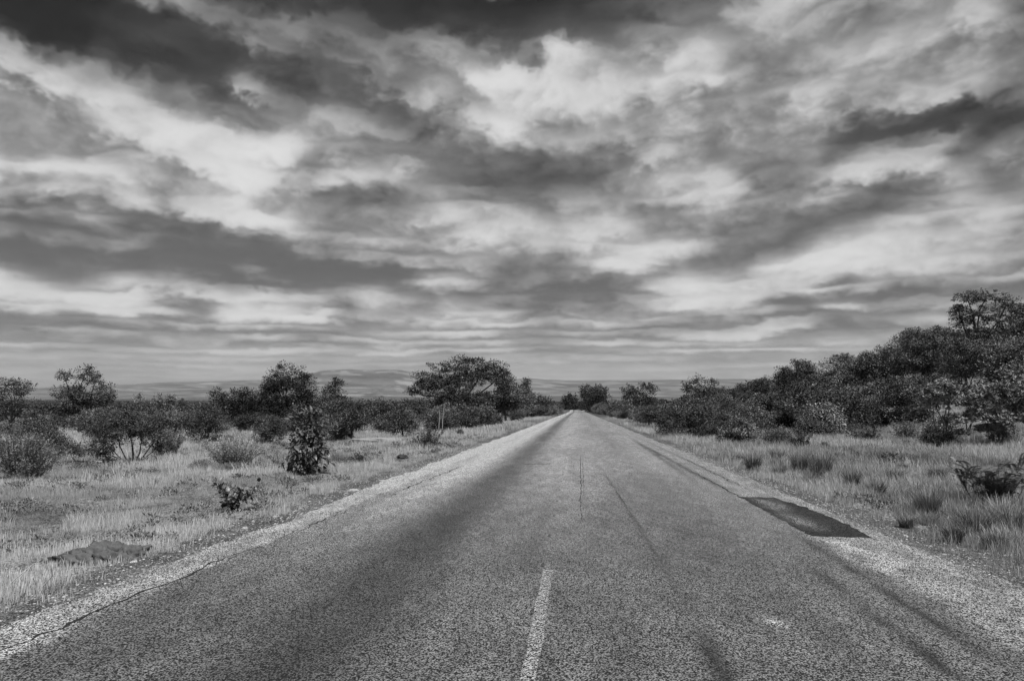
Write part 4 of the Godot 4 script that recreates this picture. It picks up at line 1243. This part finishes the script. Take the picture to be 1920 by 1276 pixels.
func big_leaved_shrub(at: Vector3) -> void:
	rng.seed = 404
	var o := thing("big_leaved_shrub", "dark upright shrub with big glossy leaves standing alone by the grass edge", "shrub", on_land(at))
	var meshes := [broad_leaf(0.19, 0.095, 0.45), broad_leaf(0.17, 0.10, 0.7), broad_leaf(0.21, 0.095, 0.3)]
	var mats := leaf_tones(5, 0.035, 0.18)
	var wood := Buf.new()
	for k in 14:
		var an := k * 2.4
		var high := 0.5 + 1.05 * fposmod(k * 0.618, 1.0)
		var reach := 0.34 * (1.0 - 0.5 * sm(0.7, 1.6, high))
		wood.tube([Vector3(cos(an) * 0.05, -0.05, sin(an) * 0.05), Vector3(cos(an) * reach * 0.5, high * 0.55, sin(an) * reach * 0.5), Vector3(cos(an) * reach, high, sin(an) * reach)], [0.010, 0.007, 0.004], 5, 0.11)
	# leaves hang in whorls, drooping below and upright at the top
	for k in 292:
		var an := k * 2.39996 + rng.randf_range(-0.3, 0.3)
		var high := 0.10 + 1.48 * (k + 0.5) / 292.0
		var reach := lerpf(0.50, 0.27, sm(0.75, 1.65, high)) * rng.randf_range(0.55, 1.05) * (1.0 + 0.28 * sin(an * 2.0 + high * 7.0))
		var out := Vector3(cos(an), lerpf(-0.55, 1.3, sm(0.2, 1.5, high)) + rng.randf_range(-0.35, 0.35), sin(an))
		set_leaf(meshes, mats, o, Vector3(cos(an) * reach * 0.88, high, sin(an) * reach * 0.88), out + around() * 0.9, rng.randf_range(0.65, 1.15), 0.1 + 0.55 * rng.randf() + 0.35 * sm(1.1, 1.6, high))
	var inner := Buf.new()
	foliage(inner, wood, Vector3(0, 0.52, 0), Vector3(0.47, 0.50, 0.47), 0.105, 4.0, 0.06, 0.4, 0.5, 0.0)
	foliage(inner, wood, Vector3(0, 1.12, 0), Vector3(0.42, 0.50, 0.42), 0.105, 4.0, 0.08, 0.4, 0.5, 0.0)
	part("stems", wood.done(true), bark_mat, o)
	part("inner_foliage", inner.done(), leaf_mat, o).set_meta("kind", "stuff")


func small_plant(at: Vector3) -> void:
	rng.seed = 505
	var o := thing("leafy_plant", "small dark leafy plant forking in two at the edge of the verge grass", "plant", on_land(at))
	var meshes := [broad_leaf(0.085, 0.05, 0.3), broad_leaf(0.074, 0.05, 0.5)]
	var mats := leaf_tones(4, 0.04, 0.19)
	var wood := Buf.new()
	for tip in [Vector3(-0.22, 0.48, 0.02), Vector3(-0.12, 0.40, 0.1), Vector3(0.0, 0.34, -0.06), Vector3(0.16, 0.36, 0.05), Vector3(0.32, 0.42, 0), Vector3(0.26, 0.30, -0.1), Vector3(-0.2, 0.28, -0.08), Vector3(0.03, 0.22, 0.12), Vector3(-0.06, 0.16, 0.1), Vector3(0.1, 0.14, 0.08)]:
		var t: Vector3 = tip * Vector3(1.3, 1.0, 1.3)
		wood.tube([Vector3(0, -0.04, 0), Vector3(t.x * 0.35, t.y * 0.55, t.z * 0.4), t], [0.009, 0.006, 0.003], 5, 0.1)
		for j in 27:
			var s := rng.randf_range(0.45, 1.05)
			set_leaf(meshes, mats, o, Vector3(t.x * (0.4 * s + 0.6 * s * s), t.y * s, t.z * s) + around() * 0.055, around() + Vector3(t.x, 0.15, t.z), rng.randf_range(0.7, 1.2), rng.randf())
	part("stems", wood.done(true), bark_mat, o)


func ferny_bush(at: Vector3) -> void:
	rng.seed = 606
	var o := thing("ferny_bush", "dark bush of feathery arching fronds in the long grass at the picture border", "bush", on_land(at))
	var wood := Buf.new()
	var fronds := []
	for v in 4:
		var b := Buf.new()
		for j in 22:
			var s := j / 21.0
			var p := Vector3(0, 0.10 * sin(s * 2.2) - 0.12 * s * s, -0.46 * s)
			for side in [-1.0, 1.0]:
				b.leaf(p, Vector3(side, 0.15, -0.35).normalized(), Vector3.UP, 0.11 * sin(PI * (0.12 + 0.82 * s)) * rng.randf_range(0.75, 1.1), 0.022, rng.randf_range(0.7, 1.2))
		fronds.append(b.done())
	var mats := leaf_tones(3, 0.05, 0.16)
	for k in 20:
		var an := rng.randf() * TAU
		var tip := Vector3(rng.randf_range(-0.7, 0.6), rng.randf_range(0.3, 0.8), rng.randf_range(-0.4, 0.4))
		wood.tube([Vector3(tip.x * 0.4, -0.05, tip.z * 0.4), Vector3(tip.x * 0.7, tip.y * 0.6, tip.z * 0.7), tip], [0.008, 0.006, 0.003], 4, 0.08)
		for j in 9:
			var f := part("frond", fronds[rng.randi() % 4], mats[rng.randi() % 3], o)
			var up_stem := rng.randf_range(0.25, 1.0)
			f.position = Vector3(tip.x * (0.4 + 0.6 * up_stem), tip.y * up_stem, tip.z * (0.4 + 0.6 * up_stem))
			f.scale = Vector3.ONE * rng.randf_range(0.6, 1.0)
			f.rotation = Vector3(rng.randf_range(-0.2, 1.0), an + j * 1.05 + rng.randf(), rng.randf_range(-0.4, 0.4))
	part("stems", wood.done(true), bark_mat, o)


func verge_tufts() -> void:
	rng.seed = 3131
	var kinds := []
	for k in 3:
		var b := Buf.new()
		for j in 320:
			var an := rng.randf() * TAU
			var dir := Vector3(cos(an), 0, sin(an))
			b.blade(dir * 0.16 * sqrt(rng.randf()), dir.rotated(Vector3.UP, rng.randf_range(-0.8, 0.8)) * rng.randf_range(0.0, 0.75), 0.38 * rng.randf_range(0.3, 1.15), 0.0065, rng.randf() * PI, [0.16, 0.26, 0.42][k] * rng.randf_range(0.7, 1.5))
		kinds.append(b.done())
	for k in 44:
		var d := 5.5 + 26.0 * pow(rng.randf(), 1.2)
		var x := (4.9 + 5.5 * pow(rng.randf(), 1.3) * (0.5 + d / 24.0)) if k < 33 else -rng.randf_range(5.6, 14.0)
		var which := rng.randi() % 3
		var s := rng.randf_range(0.55, 1.1)
		if x > 6.0 and d > 10.0 and d < 17.0 and x / d > 0.45:
			x -= 2.2
		var looks: String = ["dark grass tuft", "grey grass tuft", "pale straw tuft"][which]
		var o := thing("grass_tuft", told_apart(looks, s + 0.35, x, -d, "in the verge grass"), "grass tuft", on_land(Vector3(x, 0, -d), 0.01), "tufts scattered through the verge grass")
		part("blades", kinds[which], grass_mat, o)
		o.rotation.y = rng.randf() * TAU
		o.scale = Vector3(s, s * rng.randf_range(0.8, 1.2), s)


func dry_stalks(at: Vector3) -> void:
	rng.seed = 707
	var o := thing("dry_stalks", "few dry pale stalks leaning out of the grass at the near road edge", "dead stem", on_land(at))
	for k in 5:
		var b := Buf.new()
		var x := -0.12 + 0.09 * k
		var tip := Vector3(x + [0.2, 0.08, -0.05, 0.05, 0.16][k], [0.2, 0.16, 0.14, 0.11, 0.24][k], 0.05 * k - 0.1)
		b.tube([Vector3(x, -0.02, 0.02 * k), Vector3(lerpf(x, tip.x, 0.6), tip.y * 0.5, 0), tip], [0.006, 0.005, 0.003], 5, 0.5)
		part("stalk", b.done(true), bark_mat, o)


# ------------------------------------------------------------------ the thicket: shrubs that look alike
func thicket() -> void:
	var kinds := []
	var specs := [
		["leafy", 0.10, 0.13, "dark leafy shrub"],
		["dense", 0.07, 0.12, "dense dark shrub"],
		["leafy", 0.19, 0.14, "pale-leaved shrub"],
		["feather", 0.17, 0.10, "thin twiggy shrub"],
		["open", 0.10, 0.13, "small round-crowned tree"],
		["dense", 0.16, 0.12, "grey rounded shrub"],
	]
	for k in specs.size():
		rng.seed = 900 + k
		var o := Node3D.new()
		var lobes := []
		var tree: bool = specs[k][0] == "open"
		for j in 5:
			var an := j * 1.35 + rng.randf() * 0.6
			var away := rng.randf_range(0.35, 0.75) if j < 4 else 0.1
			lobes.append([cos(an) * away, (1.35 if tree else 0.62) + rng.randf_range(-0.2, 0.3) + (0.35 if j == 4 else 0.0), sin(an) * away, rng.randf_range(0.5, 0.75), rng.randf_range(0.4, 0.55)])
		build_plant(o, lobes, specs[k][0], specs[k][2], specs[k][1])
		kinds.append(o)
	# [share of each kind], where: towards the valley, along the road, on the hill
	rng.seed = 1234
	var zones := [
		[150, "in the thicket that fills the low ground towards the valley", "thicket shrubs towards the valley"],
		[34, "lining the road towards the crest on the valley side", "shrubs lining the road on the valley side"],
		[85, "along the verge below the hill towards the crest", "shrubs along the verge below the hill"],
		[150, "on the wooded slope of the hill", "shrubs on the wooded hill"],
		[30, "in the open pale grass", "weeds in the open grass"],
	]
	for zone in zones.size():
		var placed := 0
		var tries := 0
		while placed < zones[zone][0] and tries < 20000:
			tries += 1
			var d: float
			var bearing: float
			match zone:
				0:
					d = 40.0 * pow(6.0, pow(rng.randf(), 0.8))
					bearing = rng.randf_range(-0.92, -0.10)
				1:
					d = rng.randf_range(60.0, 300.0)
					bearing = -rng.randf_range(5.6, 13.0) / d
				2:
					d = 33.0 + 230.0 * pow(rng.randf(), 1.8)
					bearing = (6.2 + 12.0 * pow(rng.randf(), 1.3)) / d
				3:
					d = 42.0 * pow(4.5, pow(rng.randf(), 0.9))
					bearing = rng.randf_range(0.17, 0.78)
				4:
					d = rng.randf_range(19.0, 44.0)
					bearing = rng.randf_range(-0.92, 0.72)
			var x: float = bearing * d
			var z: float = -d
			if x > -6.5 and x < 6.5:
				continue
			if zone == 4 and wide_noise.get_noise_2d(x * 0.8 + 15.0, d * 0.8) > 0.12:
				continue
			if zone == 0 and d < 52.0 and wide_noise.get_noise_2d(x * 0.5, z * 0.5) < 0.0:
				continue
			if zone == 3 and x < 15.0 and d < 60.0:
				continue
			var k := rng.randi() % 6
			if zone == 3 and k == 3:
				k = 0
			var o: Node3D = kinds[k].duplicate()
			var s := rng.randf_range(0.9, 1.6) * (1.0 + 0.45 * sm(60.0, 200.0, d))
			if zone == 2:
				s *= lerpf(0.5, 1.0, sm(33.0, 80.0, d)) * rng.randf_range(0.75, 1.15)
				if d < 60.0 and patch_noise.get_noise_2d(x * 0.25, z * 0.12) < -0.05:
					o.free()
					continue
			if zone == 3:
				s *= 1.35
			if zone == 0:
				s *= 0.92
			if zone == 4:
				s = rng.randf_range(0.14, 0.28)
			o.name = numbered(["thicket_shrub", "roadside_shrub", "verge_shrub", "hill_shrub", "weed"][zone])
			add_child(o)
			o.position = on_land(Vector3(x, 0, z), 0.05)
			o.rotation.y = rng.randf() * TAU
			o.scale = Vector3(s * rng.randf_range(0.9, 1.2), s * rng.randf_range(0.85, 1.1), s * rng.randf_range(0.9, 1.2))
			tag(o, told_apart(specs[k][3], s, x, z, zones[zone][1]), "plant" if zone == 4 else ("shrub" if k != 4 else "small tree"), zones[zone][2])
			placed += 1
	for o in kinds:
		o.free()


# says which shrub it is by the tree or bush one can find next to it
func told_apart(look: String, size: float, x: float, z: float, otherwise: String) -> String:
	var sized := ("low " if size < 1.15 else ("tall " if size > 1.75 else "")) + look
	if size < 0.4:
		sized = ("tiny " if size < 0.22 else "small ") + look.replace("shrub", "weed").replace("small round-crowned tree", "sapling")
	var near := []
	for l in landmarks:
		var off: float = x / -z - l[1] / -l[2]
		var deep: float = (-z) - (-l[2])
		near.append([absf(off) * 100.0 + absf(deep) * 0.06, off, deep, l[0]])
	near.sort_custom(func(a, b): return a[0] < b[0])
	for k in mini(45, near.size()):
		var n = near[k]
		if absf(n[1]) > 0.3:
			continue
		var how := "beside"
		if absf(n[2]) > 6.0:
			how = "behind" if n[2] > 0.0 else "in front of"
			if absf(n[2]) > 45.0:
				how = "far " + how
		if absf(n[1]) > 0.05:
			how += " and a little " + ("right" if n[1] > 0.0 else "left") + " of" if how == "beside" or how.contains("behind") else ", a little " + ("right" if n[1] > 0.0 else "left") + ","
			how = how.replace("beside and a little", "standing").replace("in front of, a little right,", "before and right of").replace("in front of, a little left,", "before and left of")
		var said: String = sized + " " + how + " the " + n[3]
		if not told.has(said) and said.split(" ").size() <= 16:
			told[said] = true
			return said
	return sized + " " + otherwise


# ------------------------------------------------------------------ stuff
func grasses() -> void:
	rng.seed = 4321
	var fine := tuft_mesh(24, 0.12, 0.25, 0.12, 0.0055, 1.0)
	var tall := tuft_mesh(22, 0.25, 0.32, 0.11, 0.0075, 1.0)
	var wide := tuft_mesh(38, 0.24, 0.35, 0.38, 0.016, 1.0)
	var layers := [[2.0, 9.0, 15000, 0], [9.0, 20.0, 34000, 0], [20.0, 46.0, 36000, 1], [46.0, 130.0, 30000, 2]]
	var lists := {}
	for key in ["fine", "tall", "wide"]:
		lists[key] = [[], PackedFloat32Array()]
	for layer in layers:
		var placed := 0
		while placed < layer[2]:
			var d := sqrt(rng.randf_range(layer[0] * layer[0], layer[1] * layer[1]))
			var x := rng.randf_range(-0.95 * d - 3.0, 0.75 * d + 3.0)
			placed += 1
			if x > -4.25 and x < 4.0:
				continue
			var bare := bareness(x, -d)
			if rng.randf() < bare * 0.96:
				continue
			var patch := wide_noise.get_noise_2d(x * 0.8 + 15.0, d * 0.8)
			var clump := patch_noise.get_noise_2d(x * 1.2, d * 1.2)
			if rng.randf() < 0.35 - clump * 1.1:
				continue
			var right := x > 0.0
			var key: String = "wide" if layer[3] == 2 else ("tall" if right or (clump > 0.3 and d > 9.0) else "fine")
			var s := rng.randf_range(0.6, 1.3) * (1.0 + 0.6 * clump)
			if right:
				s *= 0.62 + 0.38 * sm(4.2, 6.0, x)
			elif layer[3] < 2:
				s *= (0.6 + 0.35 * sm(5.0, 9.0, -x)) * (0.75 + 0.5 * sm(-0.2, 0.3, patch))
			if layer[3] == 1:
				s *= 1.3
			elif layer[3] == 2:
				s *= 1.3
			var basis := Basis(Vector3.UP, rng.randf() * TAU).scaled(Vector3(s * 1.1, s, s * 1.1))
			lists[key][0].append(Transform3D(basis, on_land(Vector3(x, 0, -d), 0.015)))
			var t := 0.53 + 0.50 * patch + 0.25 * clump + rng.randf_range(-0.05, 0.05)
			if right:
				t -= 0.02
			lists[key][1].append(clampf(t, 0.12, 0.68))
	scatter("grass", "short pale grass covering the plain between road and thicket", "grass", fine, grass_mat, lists.fine[0], lists.fine[1])
	scatter("long_grass", "longer pale grass growing along the verge and in the clearings", "grass", tall, grass_mat, lists.tall[0], lists.tall[1])
	scatter("distant_grass", "pale grass among the farther bushes", "grass", wide, grass_mat, lists.wide[0], lists.wide[1])


func undergrowth() -> void:
	rng.seed = 5656
	var b := Buf.new()
	for k in 34:
		var o := around() * 0.11 * pow(rng.randf(), 0.5)
		o.y = absf(o.y) * 0.9 + 0.01
		b.leaf(o, (o.normalized() + around() * 0.7 + Vector3.UP * 0.4).normalized(), (Vector3.UP + around() * 0.6).normalized(), 0.055 * rng.randf_range(0.6, 1.3), 0.022, rng.randf_range(0.5, 1.0))
	var mesh := b.done()
	var where := []
	var tones := PackedFloat32Array()
	while where.size() < 3000:
		var d := 4.0 + 36.0 * pow(rng.randf(), 0.8)
		var x := rng.randf_range(-0.95 * d - 3.0, 0.75 * d + 3.0)
		if x > -4.9 and x < 4.7:
			continue
		if patch_noise.get_noise_2d(x * 0.7 + 33.0, d * 0.7) < rng.randf_range(-0.1, 0.35):
			continue
		var s := rng.randf_range(0.45, 1.1) * (0.8 + 0.028 * d)
		where.append(Transform3D(Basis(Vector3.UP, rng.randf() * TAU).scaled(Vector3(s * 1.2, s, s * 1.2)), on_land(Vector3(x, 0, -d), 0.005)))
		tones.append(rng.randf_range(0.14, 0.40))
	scatter("undergrowth", "low leafy weeds mixed through the grass on both sides", "weeds", mesh, leaf_mat, where, tones)


func gravel() -> void:
	rng.seed = 999
	var b := Buf.new()
	var top := Vector3(0.1, 0.5, 0)
	var ring := []
	for k in 5:
		var an := TAU * k / 5.0
		ring.append(Vector3(cos(an) * rng.randf_range(0.7, 1.1), rng.randf_range(-0.1, 0.15), sin(an) * rng.randf_range(0.6, 1.0)))
	for k in 5:
		for p in [top, ring[k], ring[(k + 1) % 5]]:
			b.v.append(p)
			b.c.append(b.grey(1.0))
		b.i.append_array([k * 3, k * 3 + 1, k * 3 + 2])
	var pebble := b.done()
	var where := []
	var tones := PackedFloat32Array()
	for k in 16000:
		var d := 2.0 + 30.0 * pow(rng.randf(), 1.8)
		var left := rng.randf() < 0.5
		var off := absf(rng.randfn()) * 0.42
		var x := (ROAD_LEFT - off + 0.05) if left else (ROAD_RIGHT + off - 0.05)
		var s := rng.randf_range(0.006, 0.017) * (1.0 + d * 0.02)
		if rng.randf() < 0.01:
			s *= 2.2
		var inside := off < 0.05
		var y := road_height(-d) if inside else land(x, -d) + 0.012
		where.append(Transform3D(Basis(around(), rng.randf() * 0.5).rotated(Vector3.UP, rng.randf() * TAU).scaled(Vector3(s, s * 0.8, s)), Vector3(x, y, -d)))
		tones.append(rng.randf_range(0.04, 0.34) if rng.randf() < 0.8 else rng.randf_range(0.35, 0.6))
	scatter("gravel", "loose gravel and litter along both edges of the road", "gravel", pebble, rock_mat, where, tones)


func far_woods() -> void:
	rng.seed = 2468
	var b := Buf.new()
	var w := Buf.new()
	for k in 4:
		foliage(b, w, Vector3(rng.randf_range(-0.5, 0.5), 0.55 + 0.2 * (k % 2), rng.randf_range(-0.5, 0.5)), Vector3(0.6, 0.42, 0.6), 0.22, 1.6, 0.8, 0.3, 0.6, 0.0)
	var mesh := b.done()
	var where := []
	var tones := PackedFloat32Array()
	while where.size() < 13000:
		var d := 170.0 * pow(20.0, pow(rng.randf(), 0.75))
		var x := rng.randf_range(-1.0, 0.75) * d
		if absf(x) < 12.0 and d < 420.0:
			continue
		if d > 500.0 and wide_noise.get_noise_2d(x * 0.03, d * 0.06) < rng.randf_range(-0.35, 0.1):
			continue
		var s := rng.randf_range(1.6, 3.4) * (1.0 + 0.5 * sm(300.0, 2500.0, d))
		where.append(Transform3D(Basis(Vector3.UP, rng.randf() * TAU).scaled(Vector3(s * 1.15, s, s * 1.15)), on_land(Vector3(x, 0, -d), 0.2)))
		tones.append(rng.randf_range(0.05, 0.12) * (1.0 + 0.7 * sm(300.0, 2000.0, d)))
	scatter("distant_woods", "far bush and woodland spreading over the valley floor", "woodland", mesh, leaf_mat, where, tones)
